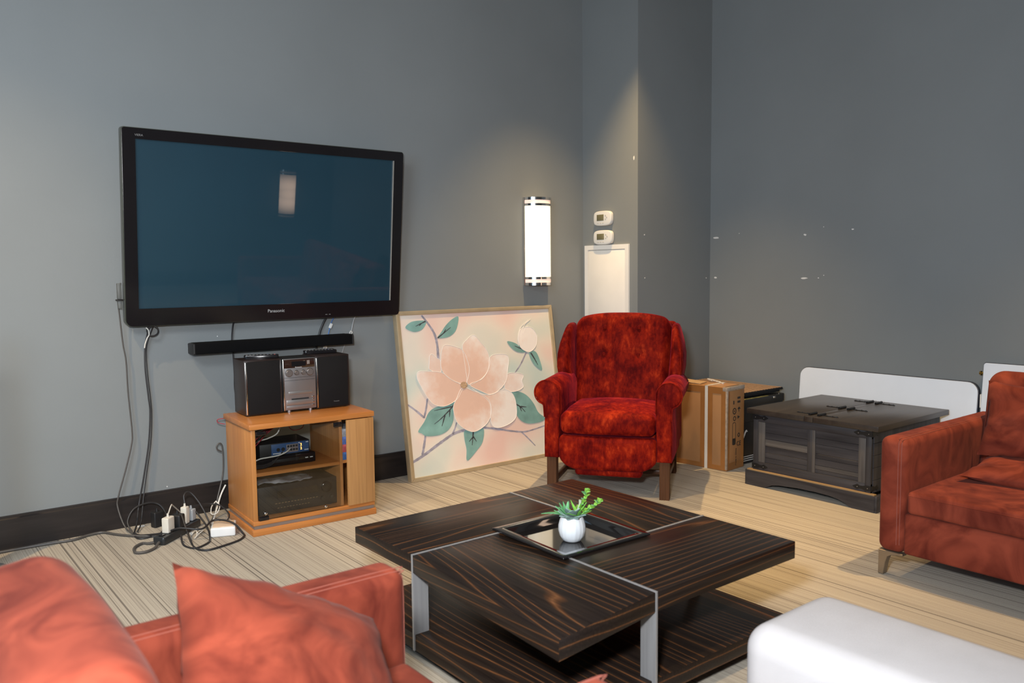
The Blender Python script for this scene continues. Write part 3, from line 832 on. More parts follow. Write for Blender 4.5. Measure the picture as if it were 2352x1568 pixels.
zt = CH + 0.0003 + 0.2702
remote('black remote control lying alone on the left speaker', cabloc(0.075, 0.300, zt), R(-22), 0.165, 0.046)
remote('longer black remote control lying across the right speaker top', cabloc(0.395, 0.335, zt), R(-14), 0.170, 0.044)
remote('shorter black remote control behind the long one on the right speaker', cabloc(0.468, 0.372, zt), R(-8), 0.105, 0.036)

# ------------------------------------------------------------------ painting leaning on the wall
PW, PH = 1.190, 0.990
lean = math.atan2(0.138, 0.98)
paint = thing('painting', 'large framed painting of a pale pink magnolia leaning against the wall', 'painting', (2.426, 4.012, 0.0))
PR = (-lean, 0, 0)


def paint_obj(name, vf, mat, parent=paint, smooth=True):
    return mk(name, vf, mat, parent, rot=PR if parent is paint else (0, 0, 0), smooth=smooth)


fo = [(0, 0), (PW, 0), (PW, PH), (0, PH)]
FWD = 0.024
for a, b_, c, d in (((0, 0), (PW, 0), (PW - FWD, FWD), (FWD, FWD)), ((PW, 0), (PW, PH), (PW - FWD, PH - FWD), (PW - FWD, FWD)),
                    ((PW, PH), (0, PH), (FWD, PH - FWD), (PW - FWD, PH - FWD)), ((0, PH), (0, 0), (FWD, FWD), (FWD, PH - FWD))):
    paint_obj('frame_moulding', prism([a, b_, c, d], 0.045, 'y', 0.004, 2), GOLDF)


def mat_canvas():
    m, nt, b = base_mat('peach_painted_canvas')
    L = nt.links
    n = noise_node(nt, coords(nt, (1, 1, 1)).outputs[0], 2.6, 1.5, 0.45)
    rp = ramp(nt, [(0.28, (0.50, 0.62, 0.58)), (0.40, (0.65, 0.66, 0.58)), (0.50, (0.75, 0.67, 0.58)), (0.60, (0.78, 0.61, 0.53)), (0.72, (0.77, 0.53, 0.46))])
    L.new(n.outputs['Fac'], rp.inputs['Fac']); L.new(rp.outputs['Color'], b.inputs['Base Color'])
    b.inputs['Roughness'].default_value = 0.6; b.inputs['Specular IOR Level'].default_value = 0.3
    n2 = noise_node(nt, coords(nt).outputs[0], 300, 2.0)
    add_bump(nt, b, n2.outputs['Fac'], 0.1, 0.002)
    return m


box('canvas', (FWD - 0.004, 0.012, FWD - 0.004), (PW - FWD + 0.004, 0.030, PH - FWD + 0.004), mat_canvas(), paint, rot=PR)
HG = [0.0007283069223989383, -5.749791492623198e-05, -0.07206405337421076, 2.630483994133646e-05, 0.0007484353269023091, -0.1076744781598703, -9.850494434759364e-05, 1.3169765992274921e-05]


def cv(x, y):
    """canvas coordinates of a point of the sketch"""
    w = HG[6] * x + HG[7] * y + 1
    u = (HG[0] * x + HG[1] * y + HG[2]) / w; v = (HG[3] * x + HG[4] * y + HG[5]) / w
    return FWD + u * (PW - 2 * FWD), FWD + (1 - v) * (PH - 2 * FWD)


FC = cv(612, 718)


def mat_petal(name, inner, outer_, rad):
    m, nt, b = base_mat(name)
    L = nt.links
    tc = nt.nodes.new('ShaderNodeTexCoord'); mp = nt.nodes.new('ShaderNodeMapping')
    mp.inputs['Location'].default_value = (-FC[0] / rad, 0, -FC[1] / rad); mp.inputs['Scale'].default_value = (1 / rad, 0, 1 / rad)
    L.new(tc.outputs['Object'], mp.inputs['Vector'])
    gr = nt.nodes.new('ShaderNodeTexGradient'); gr.gradient_type = 'SPHERICAL'; L.new(mp.outputs[0], gr.inputs['Vector'])
    n = noise_node(nt, coords(nt, (1, 1, 1)).outputs[0], 14, 4.0, 0.6)
    ad = nt.nodes.new('ShaderNodeMath'); ad.operation = 'MULTIPLY_ADD'; ad.inputs[1].default_value = 0.75
    L.new(n.outputs['Fac'], ad.inputs[0]); L.new(gr.outputs['Fac'], ad.inputs[2])
    mid = tuple((x + y) / 2 for x, y in zip(inner, outer_))
    rp = ramp(nt, [(0.38, outer_), (0.62, mid), (0.88, inner), (1.0, tuple(c * 0.97 for c in inner))])
    L.new(ad.outputs[0], rp.inputs['Fac']); L.new(rp.outputs['Color'], b.inputs['Base Color'])
    b.inputs['Roughness'].default_value = 0.55; b.inputs['Specular IOR Level'].default_value = 0.3
    add_bump(nt, b, n.outputs['Fac'], 0.25, 0.006)
    return m


PET = mat_petal('petal_paint', (0.77, 0.52, 0.41), (0.86, 0.79, 0.73), 0.36)
PETB = mat_petal('petal_back_paint', (0.77, 0.58, 0.49), (0.85, 0.78, 0.73), 0.50)
RIMP = M('petal_edge_paint', (0.86, 0.80, 0.74), 0.5, var=0.05)
LEAFP = M('teal_leaf_paint', (0.20, 0.37, 0.34), 0.55, var=0.22, vscale=9)
VEINP = M('dark_vein_paint', (0.055, 0.060, 0.065), 0.6)
BRANP = M('lilac_grey_branch_paint', (0.33, 0.31, 0.37), 0.6, var=0.3, vscale=30)
CENT = M('ochre_centre_paint', (0.50, 0.33, 0.20), 0.6, var=0.4, vscale=90)


def painted(name, pts, mat, level, rim=None, th=0.0012):
    loop = [cv(p.x, p.y) for p in catmull([(x, y, 0) for x, y in pts], 6, True)]
    y = 0.012 - level * 0.0008
    o = paint_obj(name, prism(loop, th, 'y'), mat, smooth=False)
    for v in o.data.vertices: v.co.y += y - th
    if rim:
        rv = tube([(a, y - th, b_) for a, b_ in loop[::2]], rim, 5, 2, True)
        mk('raised_edge', rv, RIMP, o)
    return o


def stroke(pts, w0, w1, mat, level, name='painted_branch', parent=None):
    c = catmull([(x, y, 0) for x, y in pts], 8)
    n = len(c); L_, R_ = [], []
    for i, p in enumerate(c):
        t = (c[min(n - 1, i + 1)] - c[max(0, i - 1)]).normalized(); nn = Vector((-t.y, t.x, 0))
        w = (w0 + (w1 - w0) * i / (n - 1)) * (0.85 + 0.3 * random.random())
        L_.append(cv(*(p + nn * w).xy)); R_.append(cv(*(p - nn * w).xy))
    y = 0.012 - level * 0.0008
    V = [(a, y, b_) for a, b_ in L_ + R_] + [(a, y + 0.0008, b_) for a, b_ in L_ + R_]
    F = []
    for i in range(n - 1):
        F += [(i, i + 1, n + i + 1, n + i), (2 * n + i, 3 * n + i, 3 * n + i + 1, 2 * n + i + 1), (i, 2 * n + i, 2 * n + i + 1, i + 1), (n + i, n + i + 1, 3 * n + i + 1, 3 * n + i)]
    if parent is None: return paint_obj(name, (V, F), mat, smooth=False)
    return mk(name, (V, F), mat, parent, smooth=False)


# branches
stroke([(290, 140), (340, 205), (390, 290), (412, 380), (420, 500)], 7, 10, BRANP, 1)
stroke([(205, 1340), (300, 1280), (420, 1190), (540, 1110), (640, 1080)], 11, 10, BRANP, 1)
stroke([(285, 1280), (300, 1190), (310, 1120)], 9, 8, BRANP, 1)
stroke([(300, 980), (318, 900), (328, 820)], 8, 6, BRANP, 1)
stroke([(172, 868), (240, 920), (300, 975)], 7, 8, BRANP, 1)
stroke([(525, 1115), (545, 1070), (560, 1020)], 7, 6, BRANP, 1)
stroke([(760, 1065), (880, 1080), (1000, 1100), (1100, 1108), (1180, 1090), (1265, 1062)], 9, 4, BRANP, 1)
stroke([(1080, 1110), (1130, 1160), (1190, 1225)], 6, 3, BRANP, 1)
stroke([(1030, 625), (1080, 550), (1125, 455)], 4, 6, BRANP, 1)
# leaves: outline, vein strokes
LEAVES = [
    ([(160, 238), (200, 195), (260, 182), (322, 186), (315, 225), (280, 262), (220, 272)], [[(320, 188), (285, 205), (240, 228)], [(285, 205), (268, 225)]]),
    ([(415, 326), (440, 285), (480, 225), (530, 175), (580, 152), (578, 210), (555, 275), (500, 318)], [[(415, 326), (465, 285), (520, 240)], [(465, 285), (480, 255)]]),
    ([(972, 362), (1030, 375), (1090, 415), (1126, 438), (1105, 455), (1050, 448), (1005, 415)], [[(1126, 438), (1070, 418), (1030, 400)]]),
    ([(1148, 452), (1195, 448), (1225, 500), (1250, 600), (1205, 575), (1165, 520)], [[(1160, 460), (1190, 510), (1215, 560)]]),
    ([(252, 1085), (300, 1010), (340, 930), (400, 890), (480, 880), (556, 850), (535, 930), (530, 1010), (490, 1080), (420, 1120), (320, 1128), (280, 1105)], [[(550, 860), (500, 920), (430, 990), (380, 1030)], [(520, 890), (450, 905), (380, 920)], [(505, 920), (500, 975)], [(465, 960), (440, 1050)]]),
    ([(998, 775), (1070, 780), (1130, 815), (1180, 880), (1215, 950), (1268, 1000), (1230, 1030), (1140, 1042), (1075, 1015), (1035, 950), (1030, 860)], [[(1035, 880), (1075, 905), (1110, 945)], [(1065, 895), (1080, 940)], [(1075, 900), (1120, 905)]]),
    ([(622, 1090), (690, 1100), (740, 1072), (775, 1085), (765, 1180), (720, 1250), (640, 1335), (635, 1240), (620, 1160)], [[(690, 1100), (685, 1160), (680, 1210)], [(690, 1140), (655, 1180)], [(690, 1140), (715, 1180)]]),
]
for pts, veins in LEAVES:
    lf = painted('painted_leaf', pts, LEAFP, 2)
    for v in veins: stroke(v, 6, 2, VEINP, 4, 'leaf_vein', lf)
# back petals, petals, bud
for pts, mt, lv in (
    ([(345, 540), (350, 470), (372, 458), (405, 490), (430, 505), (440, 560), (430, 610), (350, 585)], PETB, 3),
    ([(960, 640), (1030, 622), (1095, 640), (1085, 690), (1095, 740), (1030, 775), (950, 760)], PETB, 3),
    ([(610, 400), (640, 350), (700, 305), (760, 370), (810, 440), (828, 540), (800, 620), (740, 680), (655, 712), (640, 640), (625, 520)], PET, 4),
    ([(436, 500), (445, 430), (470, 385), (540, 395), (610, 430), (650, 520), (662, 600), (640, 690), (610, 705), (540, 680), (480, 640), (440, 580)], PET, 5),
    ([(830, 490), (900, 465), (975, 485), (970, 600), (955, 690), (900, 760), (830, 795), (760, 770), (665, 712), (760, 670), (815, 590)], PET, 5),
    ([(245, 650), (255, 600), (330, 598), (440, 610), (520, 670), (605, 720), (590, 780), (550, 840), (460, 885), (380, 870), (325, 810), (275, 720)], PET, 6),
    ([(680, 745), (760, 790), (840, 795), (940, 755), (1010, 800), (1035, 890), (1030, 990), (960, 1050), (870, 1070), (830, 1020), (825, 880), (770, 810)], PET, 6),
    ([(605, 735), (680, 760), (770, 800), (825, 860), (830, 960), (790, 1040), (700, 1098), (620, 1075), (555, 1010), (530, 900), (560, 820)], PET, 7),
    ([(1060, 330), (1075, 270), (1120, 245), (1170, 255), (1205, 310), (1205, 390), (1170, 440), (1130, 450), (1075, 410)], PETB, 4),
):
    painted('painted_petal', pts, mt, lv, 0.0016)
for pts in ([(1060, 400), (1058, 330), (1080, 250), (1140, 190)], [(1080, 380), (1085, 300), (1110, 230), (1160, 180)], [(1170, 440), (1205, 380), (1212, 310)], [(1095, 300), (1120, 255), (1140, 235)]):
    stroke(pts, 3, 2, RIMP, 6, 'bud_highlight')
ce = painted('flower_centre', [(588, 715), (600, 692), (625, 690), (640, 712), (632, 735), (605, 742)], CENT, 9, None, 0.004)

# ------------------------------------------------------------------ wall sconce
DIFF = M('lit_glass_diffuser', (0.9, 0.82, 0.68), 0.4, emit=1.05, emit_col=(1.0, 0.88, 0.64), var=0.0)
DIFE = M('lit_glass_end', (0.85, 0.70, 0.62), 0.4, emit=0.55, emit_col=(1.0, 0.66, 0.50), var=0.0)


def mat_bulb_glass():
    """frosted glass with the glow of two bulbs behind it"""
    m, nt, b = base_mat('bulb_lit_glass'); L = nt.links
    b.inputs['Base Color'].default_value = (0.7, 0.6, 0.5, 1)
    tot = None
    for z in (0.20, 0.38):
        mp = coords(nt, (1 / 0.16,) * 3, loc=(0, 0.02 / 0.16, -z / 0.16))
        g_ = nt.nodes.new('ShaderNodeTexGradient'); g_.gradient_type = 'SPHERICAL'; L.new(mp.outputs[0], g_.inputs['Vector'])
        if tot is None: tot = g_.outputs['Fac']
        else:
            a_ = nt.nodes.new('ShaderNodeMath'); a_.operation = 'ADD'; L.new(tot, a_.inputs[0]); L.new(g_.outputs['Fac'], a_.inputs[1]); tot = a_.outputs[0]
    k_ = nt.nodes.new('ShaderNodeMath'); k_.operation = 'MULTIPLY_ADD'; k_.inputs[1].default_value = 9.0; k_.inputs[2].default_value = 1.3
    L.new(tot, k_.inputs[0]); L.new(k_.outputs[0], b.inputs['Emission Strength'])
    b.inputs['Emission Color'].default_value = (1.0, 0.70, 0.50, 1)
    return m


def half_drum(w, d, z0, z1, k=20):
    ol = [(-w / 2 * math.cos(PI * i / k), -d * math.sin(PI * i / k)) for i in range(k + 1)]
    bm = prism(ol, z1 - z0, 'z', 0.0)
    for v in bm.verts: v.co.z += z0
    return bm


def sconce(label, loc, rz, DIFF=DIFF, DIFE=DIFE):
    s = thing('wall_sconce', label, 'wall lamp', loc, rz, 'wall sconces')
    H = 0.571
    box('back_plate', (-0.106, -0.016, 0.0), (0.106, 0.0, H), CHROME, s, 0.002)
    mk('diffuser', half_drum(0.196, 0.088, 0.055, H - 0.055), DIFF, s, (0, -0.012, 0))
    for z0, z1 in ((0.018, 0.040), (H - 0.040, H - 0.018)): mk('glass_end', half_drum(0.196, 0.088, z0, z1), DIFE, s, (0, -0.012, 0))
    for z0, z1 in ((0.0, 0.018), (0.040, 0.055), (H - 0.055, H - 0.040), (H - 0.018, H)): mk('chrome_band', half_drum(0.206, 0.093, z0, z1), CHROME, s, (0, -0.010, 0))
    return s


sconce('lit half-cylinder wall sconce with chrome bands above the painting', (3.531, D, 1.112), 0)
sconce('second lit wall sconce on the wall opposite the television', (4.10, BY, 0.80), PI, mat_bulb_glass(), M('dim_glass_end', (0.7, 0.6, 0.5), 0.4, emit=0.3, emit_col=(1.0, 0.66, 0.5), var=0.0))

# ------------------------------------------------------------------ thermostats and access panel on the column
LCD = M('thermostat_lcd', (0.16, 0.145, 0.075), 0.25)


def thermostat(label, yc, z0, w, h):
    """mounted on the column's left face; local x runs along the wall, y out of it"""
    t = thing('thermostat', label, 'thermostat', (CX, yc, z0), -PI / 2, 'thermostats on the column')
    ol = []
    for i in range(40):
        a = 2 * PI * i / 40; c, s = math.cos(a), math.sin(a)
        k = (abs(c) ** 5 + abs(s) ** 5) ** (-1 / 5)
        ol.append((w / 2 * c * k * (0.94 + 0.06 * (1 - s * s)), h / 2 + h / 2 * s * k * (0.92 + 0.08 * (1 - c * c))))
    mk('housing', prism(ol, -0.028, 'y', 0.006, 3), WHITEP, t)
    box('display', (-w * 0.30, -0.0292, h * 0.34), (w * 0.10, -0.0275, h * 0.76), LCD, t, 0.001)
    for x, z in ((0.20, 0.68), (0.27, 0.55), (0.20, 0.44)): mk('button', lathe([(0, 0), (0.0055, 0), (0.005, 0.0018), (0, 0.002)], 10), M('button_white', (0.50, 0.48, 0.44), 0.5), t, (w * x, -0.028, h * z), (PI / 2, 0, 0))
    for x in (-0.26, -0.12, 0.02): box('button', (w * x, -0.0292, h * 0.14), (w * x + 0.012, -0.0275, h * 0.20), M('button_white', (0.50, 0.48, 0.44), 0.5), t, 0.001)
    return t


thermostat('upper of two white thermostats above the white access panel', 3.998, 1.503, 0.165, 0.098)
thermostat('lower white thermostat, just above the white access panel', 3.996, 1.377, 0.172, 0.096)
ap = thing('access_hatch', 'tall white metal access panel behind the red armchair', 'access panel', (CX, 3.978, 0.42), -PI / 2)
mk('panel_frame', ring(rrect(-0.207, 0, 0.207, 0.955, 0.001, 1), rrect(-0.176, 0.031, 0.176, 0.924, 0.001, 1), -0.012), WHITEM, ap, smooth=False)
box('panel_door', (-0.173, -0.010, 0.034), (0.173, -0.001, 0.921), WHITEM, ap, 0.001)

# ------------------------------------------------------------------ red wing recliner
ch = thing('wing_armchair', 'red crushed-velvet wing recliner with dark fluted wooden legs', 'armchair', (3.090, 3.098, 0), math.atan2(-0.787, 0.618) - R(2.5))


def vmk(name, vf, parent=ch, mat=None, loc=(0, 0, 0), rot=(0, 0, 0), angle=60):
    return mk(name, vf, mat or VELVET, parent, loc, rot, angle=angle)


def seat_fn(p):
    x, y, z = p
    if z > 0: z += 0.034 * max(0, 1 - (x / 0.27) ** 2) ** 0.8 * max(0, 1 - ((y - 0.02) / 0.32) ** 2)
    y -= 0.022 * max(0, 1 - (x / 0.26) ** 2) * (1 if y < 0 else 0) * (1 - abs(z) * 3)
    return (x + 0.003 * mnoise.noise(Vector((x * 12, y * 12, z * 12))), y, z)


vmk('seat_cushion', gridbox(0.256, 0.275, 0.056, 0.036, (14, 12, 3), 4, seat_fn), loc=(0, 0.235, 0.388))


def foot_fn(p):
    x, y, z = p
    if z < -0.02:
        t = (-0.02 - z) / 0.072
        x *= 1 - 0.30 * t ** 2.2
    y -= 0.014 * max(0, 1 - (x / 0.27) ** 2) * (1 if y < 0 else 0)
    return (x, y, z)


vmk('footrest_panel', gridbox(0.262, 0.035, 0.092, 0.028, (14, 1, 8), 3, foot_fn), loc=(0, -0.004, 0.232))
vmk('footrest_lip', gridbox(0.180, 0.040, 0.026, 0.020, (10, 2, 2), 3), loc=(0.004, 0.012, 0.134))
vmk('seat_deck', gridbox(0.25, 0.27, 0.075, 0.01, (2, 2, 2), 1), loc=(0, 0.30, 0.26))
for s in (-1, 1):
    ol = [(0.262, 0.200), (0.262, 0.30), (0.258, 0.38), (0.256, 0.46), (0.258, 0.525)]
    c0 = (0.325, 0.553); rr = 0.067
    for i in range(0, 15):
        a = R(180 - i * 18); ol.append((c0[0] + rr * math.cos(a), c0[1] + rr * math.sin(a)))
    ol += [(0.341, 0.470), (0.338, 0.42), (0.341, 0.34), (0.340, 0.200)]
    ol = [(s * a, b_) for a, b_ in ol]
    arm = vmk('arm', prism(ol, 0.50, 'y', 0.010, 2), loc=(0, -0.035, 0), angle=50)
    pip = [(a, -0.001, b_) for a, b_ in ol[3:-2]]
    mk('piping', tube(pip, 0.0035, 6, 2), VELVET, arm)


def back_fn(p):
    x, y, z = p
    x *= 1.0 + 0.02 * math.sin(z * 5)
    if y < 0:
        y -= 0.030 * max(0, 1 - (x / 0.27) ** 2) * max(0, 1 - (z / 0.30) ** 2) ** 0.5
        for bx in (-0.10, 0.10):
            for bz in (0.19, 0.03):
                d2 = (x - bx) ** 2 + (z - bz) ** 2
                y += 0.016 * math.exp(-d2 / 0.0011)
    if z > 0.2: z -= 0.03 * (abs(x) / 0.26) ** 3
    return (x + 0.002 * mnoise.noise(Vector((x * 10, z * 10, 1))), y + 0.003 * mnoise.noise(Vector((x * 9, z * 9, 4))), z)


bc = vmk('back_cushion', gridbox(0.280, 0.070, 0.288, 0.055, (22, 3, 24), 4, back_fn), loc=(0, 0.545, 0.667), rot=(R(-13), 0, 0))
for bx in (-0.10, 0.10):
    for bz in (0.19, 0.03):
        mk('button', lathe([(0, -0.002), (0.010, -0.002), (0.011, 0.002), (0.007, 0.006), (0, 0.007)], 14), VELVET, bc, (bx, -0.083, bz), (PI / 2, 0, 0))


def loft(rings, k=18, pw=3.0):
    """rings: (cx, cy, hx, hy, z, shear) superellipse sections"""
    V, F = [], []
    for cx, cy, hx, hy, z in rings:
        for i in range(k):
            a = 2 * PI * i / k; c, s = math.cos(a), math.sin(a)
            q = (abs(c) ** pw + abs(s) ** pw) ** (-1 / pw)
            V.append((cx + hx * c * q, cy + hy * s * q, z))
    for j in range(len(rings) - 1):
        for i in range(k): F.append((j * k + i, j * k + (i + 1) % k, (j + 1) * k + (i + 1) % k, (j + 1) * k + i))
    F.append(tuple(reversed(range(k)))); F.append(tuple((len(rings) - 1) * k + i for i in range(k)))
    return V, F


for s in (-1, 1):
    rg = []
    for z, xo, xi, yf, yb in ((0.40, 0.335, 0.275, 0.40, 0.60), (0.50, 0.344, 0.272, 0.372, 0.615), (0.57, 0.356, 0.276, 0.345, 0.63), (0.65, 0.370, 0.282, 0.345, 0.645), (0.72, 0.370, 0.286, 0.362, 0.655),
                              (0.78, 0.360, 0.288, 0.392, 0.662), (0.83, 0.346, 0.288, 0.424, 0.662), (0.865, 0.336, 0.288, 0.455, 0.655), (0.884, 0.328, 0.292, 0.490, 0.640), (0.892, 0.318, 0.300, 0.52, 0.61)):
        rg.append((s * (xo + xi) / 2, (yf + yb) / 2, (xo - xi) / 2, (yb - yf) / 2, z))
    wg = vmk('wing', loft(rg, 22, 3.2), angle=70)
    mk('piping', tube([(s * (xo - 0.016), yf + 0.006, z) for z, xo, xi, yf, yb in ((0.50, 0.342, 0, 0.375, 0), (0.57, 0.354, 0, 0.350, 0), (0.65, 0.367, 0, 0.350, 0), (0.72, 0.367, 0, 0.366, 0), (0.78, 0.357, 0, 0.396, 0), (0.83, 0.344, 0, 0.43, 0), (0.865, 0.333, 0, 0.46, 0))], 0.0035, 6, 3), VELVET, wg)
vmk('back_shell', gridbox(0.305, 0.045, 0.345, 0.030, (4, 1, 4), 3), loc=(0, 0.665, 0.555), rot=(R(-8), 0, 0))
for s in (-1, 1): vmk('side_panel', gridbox(0.030, 0.16, 0.13, 0.015, (1, 3, 3), 2), loc=(s * 0.305, 0.52, 0.33))


def fluted_leg(h, w=0.026, flutes=4):
    ol = []
    for sd in range(4):
        a0 = PI / 4 + sd * PI / 2
        p0 = Vector((math.cos(a0), math.sin(a0))) * w * math.sqrt(2); p1 = Vector((math.cos(a0 + PI / 2), math.sin(a0 + PI / 2))) * w * math.sqrt(2)
        nn = -((p0 + p1) / 2).normalized()
        for i in range(flutes):
            for t, dd in ((0.06, 0), (0.30, 0.0022), (0.5, 0.003), (0.70, 0.0022), (0.94, 0)):
                q = p0.lerp(p1, (i + t) / flutes) + nn * dd
                ol.append((q.x, q.y))
    return prism(ol, h, 'z')


lg = to_mesh('leg', fluted_leg(0.205), True, 25); lg.materials.append(WALNUT)
for x, y in ((-0.302, 0.0), (0.302, 0.0), (-0.285, 0.60), (0.285, 0.60)): link('leg', lg, None, ch, (x, y, 0))
for s in (-1, 1): box('stretcher', (s * 0.294 - 0.010, 0.02, 0.055), (s * 0.294 + 0.010, 0.59, 0.085), WALNUT, ch, 0.002)
box('stretcher', (-0.290, 0.290, 0.058), (0.290, 0.312, 0.082), WALNUT, ch, 0.002)

# ------------------------------------------------------------------ cardboard box
BL, BT, BH = 0.62, 0.190, 0.503
cb = thing('cardboard_box', 'tall brown cardboard box with a white strap beside the armchair', 'cardboard box', (3.998, 3.013, 0), R(5))
# local: x = thickness, y = length away from the corner, z up
box('carton_body', (0, 0, 0), (BT, BL, BH), CARDB, cb, 0.004, 2)
for y0, y1 in ((0.005, 0.040), (0.100, 0.185)): box('tape_strip', (-0.0012, y0, 0.004), (0.001, y1, BH - 0.004), TAPE, cb)
box('tape_strip', (-0.0016, 0.004, BH - 0.040), (0.001, BL - 0.01, BH - 0.001), TAPE, cb)
box('tape_strip', (-0.0016, 0.004, 0.002), (0.001, BL - 0.01, 0.030), TAPE, cb)
for x0, x1 in ((0.004, 0.028), (BT - 0.030, BT - 0.004)): box('tape_strip', (x0, -0.0012, 0.004), (x1, 0.001, BH - 0.004), TAPE, cb)
box('tape_strip', (0.004, -0.0016, 0.002), (BT - 0.004, 0.001, 0.045), TAPE, cb)
box('clear_tape', (-0.002, -0.0022, BH - 0.022), (BT, 0.03, BH + 0.0012), CLEART, cb, 0.001)
box('clear_tape', (-0.0022, -0.0022, 0.01), (0.010, 0.010, BH - 0.02), CLEART, cb, 0.001)
box('tape_strip', (0.02, 0.02, BH - 0.0005), (BT - 0.02, BL - 0.02, BH + 0.0012), M('orange_top_tape', (0.46, 0.235, 0.085), 0.3), cb)
STRAP = M('white_strapping', (0.66, 0.62, 0.56), 0.4)
box('strap', (-0.0030, 0.132, 0.0), (-0.0008, 0.152, BH + 0.003), STRAP, cb)
box('strap', (-0.003, 0.132, BH + 0.0008), (BT + 0.003, 0.152, BH + 0.003), STRAP, cb)
fl_v = [(0.02, 0.20, BH + 0.003), (0.12, 0.22, BH + 0.003), (0.12, 0.44, BH + 0.012), (0.02, 0.44, BH + 0.010)]
fl = mk('loose_flap', (fl_v + [(a, b_, c + 0.004) for a, b_, c in fl_v], [(0, 1, 2, 3), (4, 7, 6, 5), (0, 4, 5, 1), (1, 5, 6, 2), (2, 6, 7, 3), (3, 7, 4, 0)]), M('pale_cardboard', (0.50, 0.33, 0.18), 0.7), cb, smooth=False)
mk('torn_label', tube([(0.13, 0.11, BH + 0.004), (0.15, 0.16, BH + 0.010), (0.16, 0.24, BH + 0.018), (0.15, 0.20, BH + 0.012)], 0.006, 5, 4), M('torn_paper', (0.45, 0.42, 0.38), 0.7, var=0.5, vscale=60), cb)


def mark(pts, x, z, s, name='printed_symbol'):
    o = mk(name, prism([(a * s, b_ * s) for a, b_ in pts], 0.0008, 'y'), INK, cb, (x, -0.0014, z), smooth=False)
    return o


sq = [(-0.5, -0.5), (0.5, -0.5), (0.5, 0.5), (-0.5, 0.5)]
for dz in (0, 0.024): mark([(-0.6, -0.25), (0.6, -0.25), (0.6, 0.25), (-0.6, 0.25)], 0.128, 0.408 + dz, 0.026)
for dz in (0.0,): mark([(-0.25, -0.5), (0.25, -0.5), (0.25, 0.5), (-0.25, 0.5)], 0.072, 0.408, 0.022)
oc = [(math.cos(2 * PI * i / 18), math.sin(2 * PI * i / 18)) for i in range(18)]


def ringmark(x, z, r0, r1):
    mk('printed_symbol', ring([(a * r0, b_ * r0) for a, b_ in oc], [(a * r1, b_ * r1) for a, b_ in oc], 0.0008), INK, cb, (x, -0.0014, z), smooth=False)


ringmark(0.080, 0.355, 0.020, 0.014); mark([(-0.3, -0.6), (0.6, 0.0), (-0.3, 0.6)], 0.080, 0.355, 0.012)
ringmark(0.082, 0.310, 0.015, 0.010)
mark([(-0.9, 0.0), (-0.5, 0.7), (0.2, 0.9), (0.9, 0.3), (0.9, 0.0), (0.1, 0.0), (0.1, -0.9), (-0.2, -0.9), (-0.2, 0.0)], 0.130, 0.362, 0.016)
mark([(-0.9, -0.7), (0.9, 0.0), (-0.9, 0.7)], 0.128, 0.315, 0.014)
mk('printed_symbol', ring(rrect(-0.018, -0.055, 0.018, 0.055, 0.012, 3), rrect(-0.015, -0.052, 0.015, 0.052, 0.009, 3), 0.0008), INK, cb, (0.078, -0.0014, 0.232), smooth=False)
mark(rrect(-0.018, -0.02, 0.018, 0.02, 0.008, 3), 0.078, 0.170, 1.0)
ringmark(0.130, 0.205, 0.013, 0.007)
text_obj('printed_mark', 'CE', 0.040, INK, cb, (0.130, -0.0018, 0.152), (PI / 2, -PI / 2 * 0, 0))
text_obj('printed_text', 'Made in China', 0.018, INK, cb, (0.100, -0.0018, 0.075), (PI / 2, -PI / 2, 0))

# ------------------------------------------------------------------ black cartons and slatted panels behind the box
bc2 = thing('black_carton', 'black printed carton standing on the floor between cardboard box and trunk', 'carton', (4.225, 3.060, 0))
box('carton_body', (0, 0, 0), (0.40, 0.60, 0.26), M('black_carton_card', (0.013, 0.013, 0.014), 0.4, var=0.3, vscale=7), bc2, 0.003)
for i in range(3): box('white_stripe', (0.0, -0.0012, 0.018 + i * 0.013), (0.40, 0.0006, 0.0225 + i * 0.013), INKW, bc2)
mk('white_swoosh', prism([(0.0, 0.160), (0.010, 0.178), (0.022, 0.192), (0.032, 0.194), (0.042, 0.180), (0.030, 0.182), (0.020, 0.172), (0.008, 0.150), (0.0, 0.140)], 0.0012, 'y'), INKW, bc2, (0.0, -0.0014, 0.02), smooth=False)
cs = thing('black_case', 'black flat case lying on the printed carton behind the trunk', 'case', (4.215, 3.055, 0.2602))
box('case_body', (0, 0, 0), (0.42, 0.62, 0.140), M('black_case_plastic', (0.016, 0.017, 0.019), 0.45), cs, 0.006)
box('case_lid', (-0.004, -0.004, 0.098), (0.424, 0.624, 0.146), M('black_case_lid', (0.02, 0.019, 0.018), 0.5), cs, 0.004)
box('yellow_edge', (0.0, -0.006, 0.144), (0.25, 0.01, 0.1475), M('yellow_trim', (0.30, 0.26, 0.08), 0.5, var=0.5, vscale=30), cs)
box('latch', (0.30, -0.008, 0.124), (0.325, 0.0, 0.136), CHROME, cs, 0.001)
box('latch', (0.355, -0.008, 0.142), (0.362, 0.0, 0.154), CHROME, cs, 0.001)
SLATM = mat_wood('light_slat_wood', (0.50, 0.30, 0.17), (0.64, 0.42, 0.26), 'Y')
FELT = M('black_felt', (0.010, 0.010, 0.011), 0.95)
slat_me = {}


